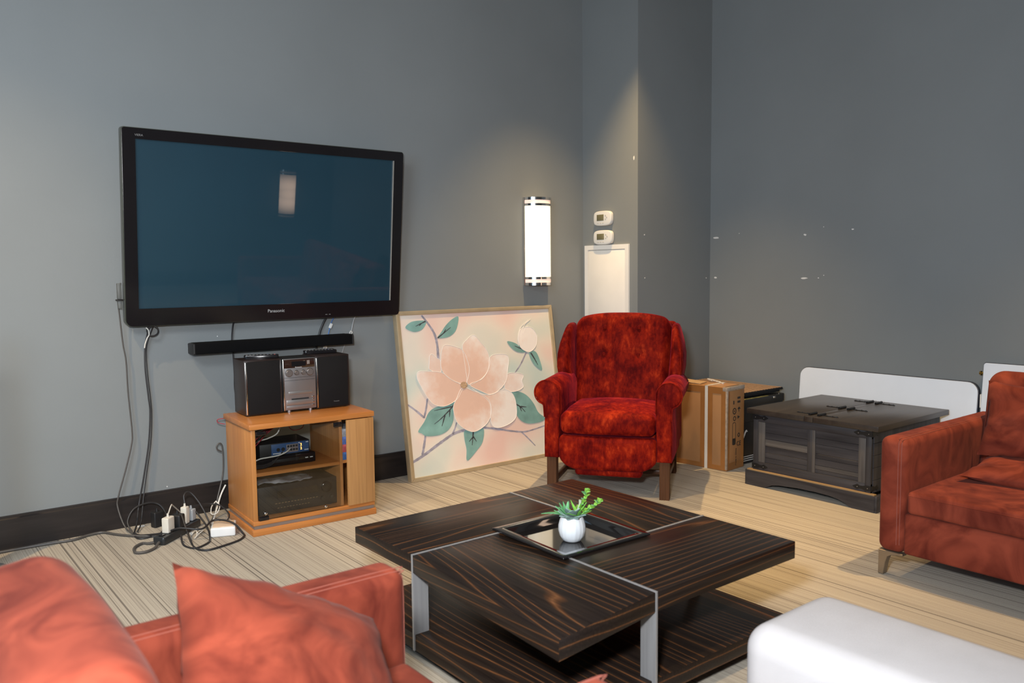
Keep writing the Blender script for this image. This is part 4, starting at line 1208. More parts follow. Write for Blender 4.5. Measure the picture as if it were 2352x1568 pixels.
def slat_panel(label, loc, flip, sh):
    p = thing('slat_board', label, 'wall panel', loc, 0, 'stacked slatted panels')
    W_, L_ = 0.40, 0.600
    box('felt_backing', (0, 0.0, 0.0 if not flip else 0.011), (W_, L_, 0.011 if not flip else 0.022), FELT, p)
    n = 14; pitch = W_ / n
    if sh not in slat_me:
        o = box('slat', (0, 0, 0), (pitch * 0.66, L_ - 0.006, 0.003), SLATM, None, 0.0)
        o.data.materials.append(FELT)
        for pg in o.data.polygons: pg.material_index = 0 if abs(pg.normal.z) > 0.5 else 1
        slat_me[sh] = o.data; bpy.data.objects.remove(o)
    for i in range(n):
        sl = link('slat', slat_me[sh], None, p, (i * pitch + pitch * 0.17, 0.004, 0.0112 if not flip else 0.0078))
        cap = box('slat_end', (0, 0, 0), (pitch * 0.66, 0.004, 0.003), FELT, p, loc=(i * pitch + pitch * 0.17, 0.0, 0.0112 if not flip else 0.0078))
    return p


slat_panel('lower slatted panel turned slats-down on the black case', (4.222, 3.075, 0.4080), True, 'a')
slat_panel('upper slatted wood panel with light slats facing up by the right wall', (4.238, 3.062, 0.4302), False, 'a')

# ------------------------------------------------------------------ trunk table
TX0, TX1, TY0, TY1 = 3.855, 4.610, 2.020, 2.765
tk = thing('trunk_table', 'dark weathered wood trunk table with black iron hinges', 'trunk', (3.855, 2.3925, 0))
# local: x = depth into the room's right wall, y = along the wall (plus is further from the camera)
TD, TH_ = 0.755, 0.372     # depth, half width
DW = mat_wood('weathered_dark_plank', (0.017, 0.016, 0.0195), (0.066, 0.061, 0.064), 'Y', scale=1.4, rough=0.55)
DWZ = mat_wood('weathered_dark_stile', (0.018, 0.017, 0.0195), (0.060, 0.056, 0.058), 'Z', scale=1.2, rough=0.55)
DWL = mat_wood('weathered_grey_plank', (0.075, 0.066, 0.060), (0.150, 0.135, 0.122), 'Y', scale=1.6, rough=0.6)
DWLZ = mat_wood('weathered_grey_stile', (0.060, 0.053, 0.049), (0.125, 0.112, 0.103), 'Z', scale=1.4, rough=0.6)
LIDM = mat_wood('dark_lid_board', (0.022, 0.017, 0.014), (0.046, 0.036, 0.030), 'X', scale=1.0, rough=0.36, spec=0.5)
IRON = M('black_iron', (0.012, 0.012, 0.013), 0.45, metal=0.3)
RAWE = M('raw_wood_edge', (0.30, 0.19, 0.085), 0.6)
bx = gridbox
box('carcass', (0.026, -TH_ + 0.032, 0.085), (TD - 0.02, TH_ - 0.032, 0.402), DWZ, tk)
# front frame and planks (front faces -x)
FY = TH_ - 0.030
box('rail', (0.014, -FY, 0.360), (0.028, FY, 0.402), DW, tk, 0.001)
box('rail', (0.014, -FY, 0.086), (0.028, FY, 0.136), DW, tk, 0.001)
for y0, y1 in ((-FY, -FY + 0.030), (FY - 0.030, FY)): box('stile', (0.012, y0, 0.086), (0.028, y1, 0.402), DWZ, tk, 0.001)
for y0, y1, mt in ((-FY + 0.030, -FY + 0.068, DWLZ), (FY - 0.072, FY - 0.030, DWLZ), (-0.034, -0.018, DWLZ), (-0.018, 0.010, DWZ)):
    box('stile', (0.015, y0, 0.136), (0.028, y1, 0.360), mt, tk, 0.001)
for side, rows in ((1, ((0.305, 0.360, 0), (0.268, 0.305, 0), (0.231, 0.268, 1), (0.194, 0.231, 0), (0.165, 0.194, 0), (0.136, 0.165, 0))),
                   (-1, ((0.322, 0.360, 0), (0.289, 0.322, 0), (0.238, 0.289, 0), (0.214, 0.238, 0), (0.178, 0.214, 0), (0.155, 0.178, 2), (0.136, 0.155, 0)))):
    for z0, z1, lt in rows:
        y0, y1 = (0.010, FY - 0.072) if side > 0 else (-FY + 0.068, -0.034)
        mt = {0: DW, 1: DWL, 2: mat_wood('weathered_mid_plank', (0.04, 0.036, 0.034), (0.09, 0.08, 0.074), 'Y', scale=1.6, rough=0.6)}[lt]
        box('plank', (0.020 + 0.001 * random.random(), y0, z0 + 0.0006), (0.030, y1, z1 - 0.0006), mt, tk, 0.0008, 1)
# the two visible ends: planks as well
for s in (-1, 1):
    for i in range(5):
        z0 = 0.09 + i * 0.062
        box('end_plank', (0.03, s * (TH_ - 0.034), z0), (TD - 0.03, s * (TH_ - 0.026), z0 + 0.0605), DWZ, tk, 0.001, 1)
# base with a shallow arch
for s, yy in ((1, 0), ):
    a_ = [(-TH_, 0.0), (-TH_, 0.084), (TH_, 0.084), (TH_, 0.0), (TH_ - 0.115, 0.0)]
    arch = [(TH_ - 0.135, 0.010), (TH_ - 0.165, 0.024), (TH_ - 0.21, 0.032), (0.05, 0.040), (-0.05, 0.041), (-TH_ + 0.24, 0.038), (-TH_ + 0.19, 0.030), (-TH_ + 0.15, 0.016), (-TH_ + 0.125, 0.004), (-TH_ + 0.115, 0.0)]
    mk('base_board', prism(a_ + arch, 0.024, 'x', 0.0), DW, tk, (-0.006, 0, 0), smooth=False)
mk('base_board', prism(a_ + arch, 0.024, 'x', 0.0), DW, tk, (TD - 0.018, 0, 0), smooth=False)
for s in (-1, 1): box('base_board', (-0.004, s * TH_ - 0.012, 0), (TD, s * TH_ + 0.010, 0.084), DW, tk, 0.001)
box('edge_strip', (-0.003, -TH_ + 0.002, 0.084), (0.020, TH_ - 0.002, 0.0905), RAWE, tk)
# lid: two leaves and a fixed middle strip
ZL0, ZL1 = 0.402, 0.430
box('lid_leaf', (0.0, 0.0245, ZL0), (TD, TH_ + 0.008, ZL1), LIDM, tk, 0.002)
box('lid_strip', (0.0, -0.0265, ZL0), (TD, 0.0225, ZL1 - 0.0003), LIDM, tk, 0.002)
box('lid_leaf', (0.0, -TH_ - 0.008, ZL0), (TD, -0.0285, ZL1), LIDM, tk, 0.002)
for xh in (0.085, 0.375, 0.672):
    for s, y0 in ((1, 0.0235), (-1, -0.0275)):
        hg = mk('hinge', tube([(xh - 0.035, y0, ZL1 + 0.005), (xh + 0.035, y0, ZL1 + 0.005)], 0.0065, 8, 1, smooth=False), IRON, tk)
        ol = [(-0.006, 0.0), (0.006, 0.0), (0.0035, 0.022), (0.0055, 0.040), (0.003, 0.058), (0.0045, 0.078), (0.0, 0.096), (-0.0045, 0.078), (-0.003, 0.058), (-0.0055, 0.040), (-0.0035, 0.022)]
        mk('strap_leaf', prism([(xh + a, y0 + s * b_) for a, b_ in ol], 0.003, 'z'), IRON, hg, (0, 0, ZL1), smooth=False)
        for d in (0.030, 0.062, 0.086): mk('stud', lathe([(0, 0), (0.0035, 0), (0.003, 0.002), (0, 0.0028)], 8), IRON, hg, (xh, y0 + s * d, ZL1 + 0.003))
# corner brackets
STUD = M('bright_stud', (0.55, 0.55, 0.55), 0.3, metal=0.8)
for s in (-1, 1):
    for zc in (0.385, 0.112):
        ol = [(0.0, -0.013), (0.030, -0.013), (0.045, -0.008), (0.060, -0.007), (0.074, -0.013), (0.098, 0.0), (0.074, 0.013), (0.060, 0.007), (0.045, 0.008), (0.030, 0.013), (0.0, 0.013)]
        cbk = mk('corner_bracket', prism([(s * (FY + 0.004) - s * a, zc + b_) for a, b_ in ol], 0.004, 'x'), IRON, tk, (0.009, 0, 0), smooth=False)
        for d in (0.018, 0.072): mk('stud', lathe([(0, 0), (0.0022, 0), (0.0018, 0.0012), (0, 0.0015)], 8), STUD, cbk, (0.0, s * (FY + 0.004 - d), zc), (0, -PI / 2, 0))
        mk('side_leaf', prism([(0.0 + a * 0.7, zc + b_) for a, b_ in ol], 0.004, 'y'), IRON, cbk, (0.002, s * (FY + 0.0045) - 0.002, 0), smooth=False)

# ------------------------------------------------------------------ white boards leaning on the right wall
def leaning_board(name, label, yc, w, h, r, xb, xt, mat, th=0.028):
    a = math.atan2(xt - xb, h)
    b = thing(name, label, 'table top', (xb, yc, 0), 0)
    ob = mk('board', prism(rrect(-w / 2, 0.0, w / 2, h, r, 6), th, 'x', 0.003, 2), mat, b, rot=(0, a, 0))
    eo, ei = rrect(-w / 2 - 0.003, -0.0, w / 2 + 0.003, h + 0.003, r, 6), rrect(-w / 2 + 0.004, 0.004, w / 2 - 0.004, h - 0.004, r * 0.93, 6)
    eb = mk('edge_band', ring(eo, ei, th * 0.75, 'x'), M('dark_edge_band', (0.045, 0.045, 0.06), 0.4), b, rot=(0, a, 0))
    for v in eb.data.vertices: v.co.x += th * 0.32
    return b


leaning_board('folding_tabletop', 'white rounded table top leaning on the wall behind the trunk', 2.420, 1.060, 0.585, 0.055, 4.617, 4.660, LAMIN)
b2 = leaning_board('white_board', 'white board with a brass knob behind the back of the right sofa', 1.255, 1.200, 0.700, 0.014, 4.570, 4.634, LAMIN)
mk('brass_knob', lathe([(0, 0), (0.007, 0), (0.007, 0.010), (0.012, 0.014), (0.010, 0.022), (0, 0.024)], 14), GOLD, b2, (0.075, 0.600, 0.640), (-PI / 2, 0, 0))
box('label_tag', (0.045, 0.600, 0.46), (0.060, 0.606, 0.53), WHITEP, b2)

# ------------------------------------------------------------------ rust suede sofa and its matching armchair
def pillow(label, w, h, t, mw, seed, grp=None, name='throw_pillow'):
    me = to_mesh(name, pillow_mesh(w, h, t, 20, 0.07, seed), True, 80); me.materials.append(SUEDE)
    o = link(name, me); o.matrix_world = mw
    tag(o, label, 'pillow', grp)
    return o


def suede_seat(name, label, cat, L_, loc, rz):
    """local: x along the width, y towards the back, z up; front at y = 0"""
    s = thing(name, label, cat, loc, rz)
    h = L_ / 2; AT = 0.105
    mk('seat_base', gridbox(h - AT + 0.004, 0.40, 0.080, 0.012, (8, 4, 2), 2), SUEDE, s, (0, 0.412, 0.182), angle=60)
    nse = 1 if L_ < 1.2 else 2
    sw = (L_ - 2 * AT) / nse
    for i in range(nse):
        def cf(p, sw=sw):
            x, y, z = p
            if z > 0: z += 0.014 * max(0, 1 - (x / (sw * 0.52)) ** 2) * max(0, 1 - (y / 0.31) ** 2)
            return (x, y, z + 0.002 * mnoise.noise(Vector((x * 8, y * 8, i))))
        c = mk('seat_cushion', gridbox(sw / 2 - 0.003, 0.300, 0.044, 0.018, (12, 10, 2), 3, cf), SUEDE, s, (-h + AT + sw * (i + 0.5), 0.312, 0.305), angle=60)
        mk('seam', tube([(-sw / 2 + 0.012, -0.299, 0.030), (0, -0.301, 0.031), (sw / 2 - 0.012, -0.299, 0.030)], 0.0022, 6, 6), SUEDE, c)
    for sgn in (-1, 1):
        def af(p, sgn=sgn):
            x, y, z = p
            return (x + 0.003 * mnoise.noise(Vector((y * 5, z * 6, sgn))), y, z)
        a = mk('arm', gridbox(AT / 2, 0.450, 0.226, 0.034, (3, 14, 8), 4, af), SUEDE, s, (sgn * (h - AT / 2), 0.450, 0.326), angle=70)
        xi = -sgn * (AT / 2 - 0.016)
        for off, rec in ((0.0, 0.0052), (0.010, 0.0010)):
            xo_ = xi + sgn * off; ry = -0.450 + rec; rz_ = 0.226 - rec
            mk('seam', tube([(xo_, ry, -0.190), (xo_, ry, 0.0), (xo_, ry, 0.185), (xo_, -0.440 + rec, 0.216 - rec), (xo_, -0.41, rz_), (xo_, 0.0, rz_), (xo_, 0.40, rz_)], 0.0011, 5, 5), SEAM, a)

    def bf(p):
        x, y, z = p
        if y < 0: y -= 0.018 * max(0, 1 - (x / (h - AT)) ** 2) * max(0, 1 - (z / 0.26) ** 2)
        return (x + 0.0, y + 0.004 * mnoise.noise(Vector((x * 6, z * 6, 7))), z)
    mk('backrest', gridbox(h - AT - 0.004, 0.088, 0.258, 0.066, (14, 3, 10), 5, bf), SUEDE, s, (0, 0.715, 0.500), (R(-9), 0, 0), angle=70)
    mk('back_frame', gridbox(h - AT - 0.004, 0.060, 0.20, 0.015, (3, 1, 3), 2), SUEDE, s, (0, 0.830, 0.32), angle=70)
    lo = [(0.0, 0.0), (0.020, 0.0), (0.028, 0.050), (0.036, 0.074), (0.052, 0.084), (0.096, 0.090), (0.096, 0.098), (0.0, 0.098)]
    for sx in (-1, 1):
        for y in (0.012, 0.80):
            mk('leg', prism([(sx * (-h + 0.004 + a), b_) for a, b_ in lo], 0.034, 'y', 0.002, 1), BRASSL, s, (0, y, 0.002))
    return s


sofa = suede_seat('sofa', 'rust orange suede sofa with slim arms along the right wall', 'sofa', 1.75, (3.080, 1.605 - 0.875, 0), -PI / 2)
arm_ch = suede_seat('suede_armchair', 'coral rust suede armchair in the foreground with its back at left', 'armchair', 0.800, (0.914, 1.640 - 0.400, 0), PI / 2)


def frame(o, x, y):
    """matrix with pillow width along x, height along y, thickness along the remaining axis"""
    x = Vector(x).normalized(); y = Vector(y); y = (y - x * y.dot(x)).normalized(); z = x.cross(y)
    m = Matrix((x, y, z)).transposed().to_4x4(); m.translation = Vector(o)
    return m


pillow('rust pillow standing against the backrest of the right sofa', 0.44, 0.31, 0.11, frame((3.610, 1.222, 0.575), (0, -1, -0.03), (0.22, 0.02, 1)), 1)
pillow('flat rust pillow lying on the sofa seat under the upright one', 0.46, 0.30, 0.085, frame((3.525, 1.205, 0.398), (0.03, -1, 0), (1, 0.03, 0.12)), 2)
pillow('coral pillow tilted in the foreground armchair seat', 0.43, 0.40, 0.15, frame((0.540, 1.290, 0.520), (0.36, -0.02, -0.19), (0.05, 0.32, 0.17)), 3)

# ------------------------------------------------------------------ coffee table
ct = thing('coffee_table', 'square dark striped-veneer coffee table with steel strips and a low shelf', 'coffee table', (1.268, 1.437, 0))
W_, L_ = 0.990, 1.035           # x, y
ZT, TH = 0.350, 0.055
g = 0.004                       # half thickness of the steel strips
xa, xb_, ya, yb_ = 0.347, 0.668, 0.362, 0.670   # strips: x of near strip, x of far strip, y of right strip, y of left strip
EBX1 = mat_ebony('ebony_veneer_across_a', 'X', 0.0); EBX2 = mat_ebony('ebony_veneer_across_b', 'X', 3.7)
EBY1 = mat_ebony('ebony_veneer_along_a', 'Y', 1.9); EBY2 = mat_ebony('ebony_veneer_along_b', 'Y', 6.1); EBY3 = mat_ebony('ebony_veneer_shelf', 'Y', 9.3)
box('top_panel', (0, yb_ + g, ZT - TH), (xb_ - g, L_, ZT), EBX1, ct, 0.0015)                    # left-back panel
box('top_panel', (xb_ + g, ya + g, ZT - TH), (W_, L_, ZT), EBY2, ct, 0.0015)                    # back-right panel
box('top_panel', (xa + g, 0, ZT - TH), (W_, ya - g, ZT), EBX2, ct, 0.0015)                      # right-front panel
np_ = box('top_panel', (0, 0, ZT - TH), (xa - g, yb_ - g, ZT), EBY1, ct, 0.0015)                # near panel, its free corner sagging
for v in np_.data.vertices:
    t = max(0, 1 - v.co.x / xa) * max(0, 1 - v.co.y / yb_)
    v.co.z -= 0.031 * t


def strip(horizontal, p0, p1, fixed, leg_at, leg_w):
    """steel strip on edge between two panels; turns down into a leg at one end"""
    z0 = ZT - TH
    if horizontal: ol = [(p0, ZT + 0.001), (p1, ZT + 0.001), (p1, z0), ]
    return ol


def steel(lo, hi): return box('steel_strip', lo, hi, STEEL, ct, 0.0006, 1)


ZS0, ZS1 = 0.050, 0.100
LEGW = 0.054
steel((-0.001, yb_ - g, ZT - TH), (xa, yb_ + g, ZT + 0.0012)); steel((-0.001, yb_ - g, ZS0), (LEGW, yb_ + g, ZT - TH))
steel((xa - g, -0.001, ZT - TH), (xa + g, ya, ZT + 0.0012)); steel((xa - g, -0.001, ZS0), (xa + g, LEGW, ZT - TH))
steel((xb_, ya - g, ZT - TH), (W_ + 0.001, ya + g, ZT + 0.0012)); steel((W_ - LEGW, ya - g, ZS0), (W_ + 0.001, ya + g, ZT - TH))
steel((xb_ - g, yb_, ZT - TH), (xb_ + g, L_ + 0.001, ZT + 0.0012)); steel((xb_ - g, L_ - LEGW, ZS0), (xb_ + g, L_ + 0.001, ZT - TH))
box('shelf', (0.004, 0.012, ZS0), (W_ + 0.008, L_, ZS1), EBY3, ct, 0.0015)
box('plinth', (0.10, 0.10, 0.0), (W_ - 0.10, L_ - 0.10, ZS0), BLACKM, ct)

# tray let into the middle of the table
tr = thing('tray', 'glossy black square tray set into the middle of the coffee table', 'tray', (1.268 + 0.5075, 1.437 + 0.516, ZT), R(-1.5))
TRY = M('black_lacquer', (0.008, 0.007, 0.007), 0.06, coat=0.6, coat_rough=0.03)
def sqr(h, r): return rrect(-h, -h, h, h, r, 3)
loops = [(0.181, 0.0135, 0.006), (0.183, 0.010, 0.008), (0.180, 0.0015, 0.006), (0.150, 0.0015, 0.004), (0.146, -0.020, 0.004), (0.140, -0.024, 0.004)]
tv_, tf_ = [], []
prof = [(0.178, 0.001), (0.184, 0.003), (0.184, 0.007), (0.181, 0.0085), (0.153, 0.0075), (0.149, 0.005), (0.144, -0.014)]
nn_ = 16
for h_, z_ in prof: tv_ += [(a, b_, z_) for a, b_ in sqr(h_, 0.006)]
for j in range(len(prof) - 1):
    for i in range(nn_): tf_.append((j * nn_ + i, j * nn_ + (i + 1) % nn_, (j + 1) * nn_ + (i + 1) % nn_, (j + 1) * nn_ + i))
tf_.append(tuple(6 * nn_ + i for i in range(nn_)))
base_i = len(tv_)
tv_ += [(a, b_, -0.018) for a, b_ in sqr(0.146, 0.006)]
for i in range(nn_): tf_.append((i, base_i + i, base_i + (i + 1) % nn_, (i + 1) % nn_))
tf_.append(tuple(base_i + i for i in reversed(range(nn_))))
mk('tray_dish', (tv_, tf_), TRY, tr, angle=30)

# ------------------------------------------------------------------ succulent in a white pot
PZ = ZT - 0.0138
pot = thing('potted_succulent', 'white ribbed pot of green succulents standing on the black tray', 'plant', (1.758, 1.925, PZ))
CERA = M('white_ribbed_ceramic', (0.62, 0.64, 0.66), 0.55, var=0.05, vscale=14, stretch=(3, 3, 1))
prof = [(0.0, 0.0), (0.022, 0.0), (0.030, 0.004), (0.039, 0.018), (0.0435, 0.036), (0.043, 0.052), (0.039, 0.068), (0.0345, 0.080), (0.0325, 0.080), (0.036, 0.066), (0.036, 0.060), (0.0, 0.060)]
V, F = lathe(prof, 72)
V2 = []
for i, v in enumerate(V):
    s = 1 + (0.012 if (i % 72) % 4 < 2 else -0.006)
    V2.append((v[0] * s, v[1] * s, v[2]) if v[2] > 0.003 and v[2] < 0.079 and i < 72 * 8 else v)
mk('pot', (V2, F), CERA, pot, angle=60)
GR1 = M('grey_green_leaf', (0.16, 0.235, 0.21), 0.6, var=0.2, vscale=40)
GR2 = M('bright_green_leaf', (0.16, 0.42, 0.055), 0.5, var=0.25, vscale=40)
GR3 = M('mid_green_leaf', (0.10, 0.30, 0.12), 0.5, var=0.25, vscale=40)
GR4 = M('lime_leaf', (0.22, 0.46, 0.06), 0.5, var=0.2, vscale=60)


def leaf_mesh(ln, w, curl, th=0.0016, blunt=0.5):
    n = 8; V, F = [], []
    for sgn in (1, -1):
        for i in range(n + 1):
            t = i / n
            hw = w / 2 * (math.sin(PI * min(1, t ** blunt)) ** 0.8 if 0 < t < 1 else 0.02)
            for j in (-1, 0, 1):
                V.append((t * ln, j * hw, curl * ln * t * t + abs(j) * hw * 0.25 + sgn * th / 2))
    m = (n + 1) * 3
    for i in range(n):
        for j in range(2):
            a = i * 3 + j
            F.append((a, a + 3, a + 4, a + 1)); F.append((m + a, m + a + 1, m + a + 4, m + a + 3))
        F.append((i * 3, m + i * 3, m + i * 3 + 3, i * 3 + 3)); F.append((i * 3 + 2, i * 3 + 5, m + i * 3 + 5, m + i * 3 + 2))
    return V, F


def leaf(me, loc, az, el, roll=0):
    return link('leaf', me, None, pot, loc, Euler((roll, -el, az), 'XYZ'))


def lm(ln, w, curl, mat, th=0.0016, blunt=0.6):
    me = to_mesh('leaf', leaf_mesh(ln, w, curl, th, blunt), True, 60); me.materials.append(mat); return me


def imgdir(a):
    """azimuth with 0 pointing to the viewer's right, 90 away"""
    return R(a) - YAW


broad = lm(0.046, 0.030, 0.12, GR1, 0.003, 0.75)
for az, el in ((-150, 8), (-110, 2), (-70, 4), (-25, 10), (170, 18), (-90, 35), (-50, 40), (-130, 42)):
    leaf(broad, (0.004 * math.cos(imgdir(az)), 0.004 * math.sin(imgdir(az)), 0.076 + 0.003 * (el > 30)), imgdir(az), R(el))
spike = lm(0.060, 0.011, 0.05, GR2, 0.0018, 0.5)
spike2 = lm(0.048, 0.010, 0.03, GR2, 0.0018, 0.5)
px_, py_ = 0.020 * math.cos(imgdir(10)), 0.020 * math.sin(imgdir(10))
for i in range(15):
    az = -60 + i * 26; el = 18 + (i * 37) % 58
    leaf(spike if i % 2 else spike2, (px_, py_, 0.078), imgdir(az % 360 if i % 3 else 10 + i * 4), R(el))
qx, qy = 0.018 * math.cos(imgdir(150)), 0.018 * math.sin(imgdir(150))
sp3 = lm(0.050, 0.013, 0.02, GR3, 0.002, 0.5)
for az, el in ((170, 40), (150, 55), (120, 62), (80, 60), (195, 28), (60, 72), (215, 48), (140, 30)):
    leaf(sp3, (qx, qy, 0.076), imgdir(az), R(el))
leaf(lm(0.082, 0.018, -0.16, GR3, 0.002, 0.7), (qx, qy, 0.080), imgdir(182), R(14))
rl = lm(0.017, 0.014, 0.1, GR4, 0.0016, 0.8); rl2 = lm(0.018, 0.016, 0.1, GR3, 0.0016, 0.8)


def sprig(pts, k, name='stem'):
    P = [Vector(p) for p in pts]
    st = mk(name, tube(P, 0.0013, 6, 5), GR2, pot)
    c = catmull(P, 5)
    for i in range(4, len(c), 2):
        for s in (0, 1):
            az = (i * 75 + s * 180) % 360
            link('leaf', rl if (i + s) % 4 else rl2, None, pot, tuple(c[i]), Euler((0, -R(20 + 30 * ((i + s) % 2)), R(az)), 'XYZ'))


def iv(r_, u, away=0.0):
    """offset r to the viewer's right, away from the viewer, and up"""
    return (r_ * math.cos(YAW) + away * math.sin(YAW), -r_ * math.sin(YAW) + away * math.cos(YAW), u)


sprig([iv(0.014, 0.078), iv(0.024, 0.100, 0.004), iv(0.038, 0.122, 0.006), iv(0.046, 0.146, 0.006), iv(0.052, 0.158, 0.004)], 5)
sprig([iv(0.020, 0.078), iv(0.044, 0.094), iv(0.066, 0.106, -0.004), iv(0.084, 0.122, -0.004), iv(0.092, 0.126, -0.004)], 5)
mk('flower_spike', tube([iv(0.012, 0.080), iv(0.020, 0.105), iv(0.026, 0.120), iv(0.027, 0.133)], 0.004, 8, 5, taper=lambda t: 0.35 + 0.9 * t), M('pale_bud', (0.45, 0.50, 0.36), 0.7, bump=0.6, bscale=300), pot)

# ------------------------------------------------------------------ pale ottoman in the foreground
ot = thing('ottoman', 'pale beige upholstered bench ottoman at the lower right foreground', 'ottoman', (1.626, 0.585, 0))
def ofn(p):
    x, y, z = p
    if z > 0: z += 0.006 * max(0, 1 - (x / 0.17) ** 2) * max(0, 1 - (y / 0.49) ** 2)
    return (x + 0.0015 * mnoise.noise(Vector((y * 4, z * 4, 2))), y, z)
mk('upholstered_body', gridbox(0.165, 0.485, 0.175, 0.060, (6, 14, 5), 6, ofn), BEIGE, ot, (0, 0, 0.258), angle=70)
for x in (-0.12, 0.12):
    for y in (-0.42, 0.42): mk('leg', lathe([(0.0, 0.0), (0.014, 0.0), (0.020, 0.085), (0, 0.085)], 14), WALNUT, ot, (x, y, 0.0))

# ------------------------------------------------------------------ power strip and plugs on the carpet
ps = thing('power_strip', 'black power strip crowded with plugs beside the media cabinet', 'power strip', (0.985, 3.812, 0), R(41))
mk('strip_body', prism(rrect(0, -0.030, 0.30, 0.030, 0.012, 4), 0.036, 'z', 0.006, 2), M('dark_charcoal_plastic', (0.020, 0.022, 0.024), 0.3), ps)
box('switch', (0.018, -0.010, 0.035), (0.042, 0.010, 0.041), BLACKG, ps, 0.002)
for i in range(5): mk('socket', lathe([(0, 0), (0.014, 0), (0.014, 0.002), (0, 0.002)], 14), BLACKM, ps, (0.075 + i * 0.048, 0, 0.036))


def plug(name, label, loc, rz, sx, sy, sz, mat, tilt_=0.0):
    p = thing(name, label, 'plug', loc, rz, 'plugs on the power strip')
    mk('plug_body', gridbox(sx / 2, sy / 2, sz / 2, min(sx, sy, sz) * 0.16, (1, 1, 1), 2), mat, p, (0, 0, sz / 2), (0, tilt_, 0))
    mk('cord_relief', lathe([(0, 0), (0.006, 0), (0.004, 0.018), (0, 0.018)], 10), mat, p, (0, 0, sz - 0.002))
    return p


WPL = M('ivory_plastic', (0.66, 0.62, 0.54), 0.4)
plug('charger_plug', 'white charger block lying on the near end of the power strip', (1.045, 3.866, 0.0372), R(41), 0.052, 0.034, 0.070, WPL)
plug('charger_plug', 'black charger block in the middle of the power strip', (1.100, 3.912, 0.0372), R(41), 0.046, 0.052, 0.062, BLACKM)
plug('charger_plug', 'small white plug standing on the far end of the power strip', (1.146, 3.952, 0.0372), R(41), 0.030, 0.030, 0.080, WPL)
plug('charger_plug', 'grey square plug at the end of the power strip nearest the cabinet', (1.184, 3.986, 0.0372), R(41), 0.034, 0.034, 0.055, M('light_grey_plastic', (0.36, 0.38, 0.40), 0.4))
plug('charger_brick', 'black power brick standing against the baseboard behind the power strip', (1.062, 4.110, 0.0), R(20), 0.050, 0.036, 0.075, BLACKM)
rt_ = thing('white_router', 'small white box with a beige top lying by the cabinet foot', 'router', (1.205, 3.770, 0), R(-22))
mk('case', gridbox(0.055, 0.058, 0.022, 0.008, (1, 1, 1), 3), M('glossy_white_plastic', (0.70, 0.70, 0.69), 0.3), rt_, (0.052, 0.052, 0.022))
box('top_plate', (0.006, 0.004, 0.0435), (0.098, 0.100, 0.046), M('peach_top', (0.66, 0.50, 0.36), 0.5), rt_, 0.001)
FZ = 0.0055


def fcable(pts, r, mat, label, group='loose cords by the media cabinet', z=None):
    q = [(p[0], p[1], (p[2] if len(p) > 2 else r + 0.001)) for p in pts]
    return cable('floor_cable', q, r, mat, label, 'cord', group)


fcable([(0.30, 4.150), (0.417, 4.150), (0.516, 4.148), (0.617, 4.140), (0.704, 4.130), (0.764, 4.157), (0.830, 4.161), (0.871, 4.092), (0.913, 4.031), (0.96, 3.98), (1.03, 3.93)], 0.006, CORD_G, 'thick grey cord running along the baseboard at the far left', 'cord along the baseboard')
fcable([(0.992, 3.820, 0.018), (0.955, 3.850), (0.932, 3.870), (0.890, 3.830), (0.876, 3.760), (0.911, 3.738), (0.955, 3.765), (0.985, 3.800, 0.018)], 0.0062, CORD_G, 'thick grey cord looping out of the near end of the power strip', None)
fcable([(1.080, 3.800, 0.03), (1.070, 3.730), (1.097, 3.655), (1.161, 3.688), (1.192, 3.748), (1.215, 3.860, 0.03), (1.19, 3.93, 0.09)], 0.0042, CORD_B, 'black cord making the smaller loop on the carpet by the power strip', None)
fcable([(1.110, 3.880, 0.10), (1.108, 3.749), (1.100, 3.640), (1.133, 3.592), (1.221, 3.610), (1.288, 3.638), (1.325, 3.680), (1.335, 3.720), (1.300, 3.760, 0.055), (1.240, 3.830, 0.062), (1.163, 3.770, 0.05), (1.080, 3.813, 0.06), (1.027, 3.888, 0.03), (0.962, 4.001), (0.937, 4.067)], 0.0046, CORD_B, 'black cord making the widest loop in front of the white box', None)
fcable([(0.938, 4.070), (0.930, 4.110, 0.05), (0.965, 4.130, 0.10), (1.030, 4.140, 0.115), (1.080, 4.135, 0.10), (1.100, 4.100, 0.06), (1.085, 4.04, 0.03), (1.05, 3.99)], 0.0044, CORD_B, 'black cord arching up in front of the dark baseboard', None)
fcable([(0.933, 4.010), (0.943, 3.955), (1.000, 3.954), (1.053, 3.990), (1.08, 4.05)], 0.0044, CORD_B, 'short black cord behind the power strip on the carpet', None)
fcable([(1.146, 3.952, 0.135), (1.150, 3.965, 0.17), (1.180, 3.975, 0.175), (1.215, 3.950, 0.12), (1.235, 3.90, 0.05), (1.240, 3.862)], 0.0040, CORD_B, 'black cord rising from the small white plug on the power strip', None)
fcable([(1.184, 3.986, 0.098), (1.235, 4.00, 0.10), (1.290, 4.01, 0.09), (1.320, 3.97, 0.085), (1.335, 3.90, 0.055), (1.310, 3.875, 0.03), (1.285, 3.91)], 0.0036, CORD_B, 'thin black cord looping up to the cabinet corner', None)
fcable([(1.045, 3.866, 0.115), (1.080, 3.93, 0.14), (1.105, 3.99, 0.12), (1.16, 4.07, 0.06)], 0.0030, CORD_W, 'white cord leaving the white charger block', None)
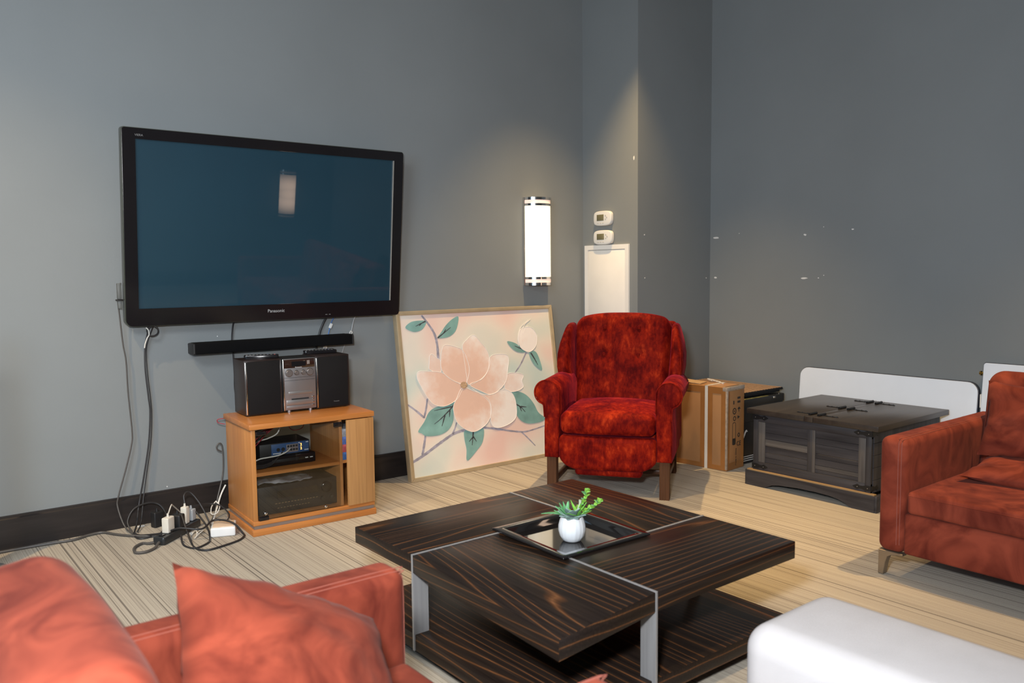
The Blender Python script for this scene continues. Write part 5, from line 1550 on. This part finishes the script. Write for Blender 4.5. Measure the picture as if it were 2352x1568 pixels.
for i in range(4):
    fcable([(1.14 + 0.01 * i, 3.80 + 0.012 * i), (1.17, 3.83 + 0.016 * i, 0.012 + i * 0.004), (1.20 - i * 0.006, 3.86, 0.016), (1.175 + 0.006 * i, 3.895, 0.010), (1.145, 3.86 + 0.01 * i)], 0.0026, CORD_W, ('first', 'second', 'third', 'last')[i] + ' white loop from the power strip side in the tangle by the white box', 'white cord tangle')
fcable([(1.385, 4.12, 0.318), (1.366, 4.12, 0.330), (1.362, 4.12, 0.347), (1.374, 4.12, 0.360), (1.388, 4.12, 0.350), (1.392, 4.12, 0.300), (1.390, 4.12, 0.230), (1.378, 4.115, 0.170), (1.352, 4.10, 0.098), (1.325, 4.07, 0.03), (1.29, 4.02)], 0.0040, CORD_G, 'grey cord hanging down the left side behind the cabinet', None)
fcable([(1.392, 4.10, 0.150), (1.363, 4.09, 0.105), (1.335, 4.07, 0.05), (1.30, 4.02, 0.01), (1.26, 3.95), (1.25, 3.90)], 0.0042, CORD_W, 'white cord coming down behind the cabinet to the carpet', None)
fcable([(1.395, 4.08, 0.491), (1.363, 4.09, 0.487), (1.365, 4.09, 0.471), (1.395, 4.08, 0.461)], 0.0024, CORD_R, 'short red wire poking out behind the cabinet top', None)
fcable([(1.325, 4.050, 0.090), (1.298, 4.035, 0.070), (1.284, 4.00, 0.045), (1.309, 3.995, 0.045), (1.332, 4.02, 0.070), (1.325, 4.048, 0.088)], 0.0026, CORD_W, 'loop of white cord hanging at the cabinet back corner', None)
ft = box('floor_tag', (-0.016, -0.007, 0), (0.016, 0.007, 0.004), WHITEP, None, 0.001, loc=(1.000, 4.165, 0.0), rot=(0, 0, R(4)))
tag(ft, 'small white tag lying at the baseboard below the hanging cables', 'tag')

# ------------------------------------------------------------------ foot of a stand at the left edge of the picture
sd = thing('floor_stand', 'round grey foot of a floor stand at the left edge by the baseboard', 'stand', (0.300, 3.900, 0))
mk('stand_foot', lathe([(0, 0), (0.125, 0), (0.128, 0.006), (0.120, 0.014), (0.03, 0.024), (0, 0.024)], 36), M('grey_stand_metal', (0.22, 0.21, 0.20), 0.4, metal=0.5), sd)
mk('stand_pole', lathe([(0, 0.02), (0.05, 0.02), (0.045, 0.10), (0.04, 0.90), (0.05, 0.98), (0, 0.98)], 20), BLACKM, sd)

bpy.context.view_layer.update()
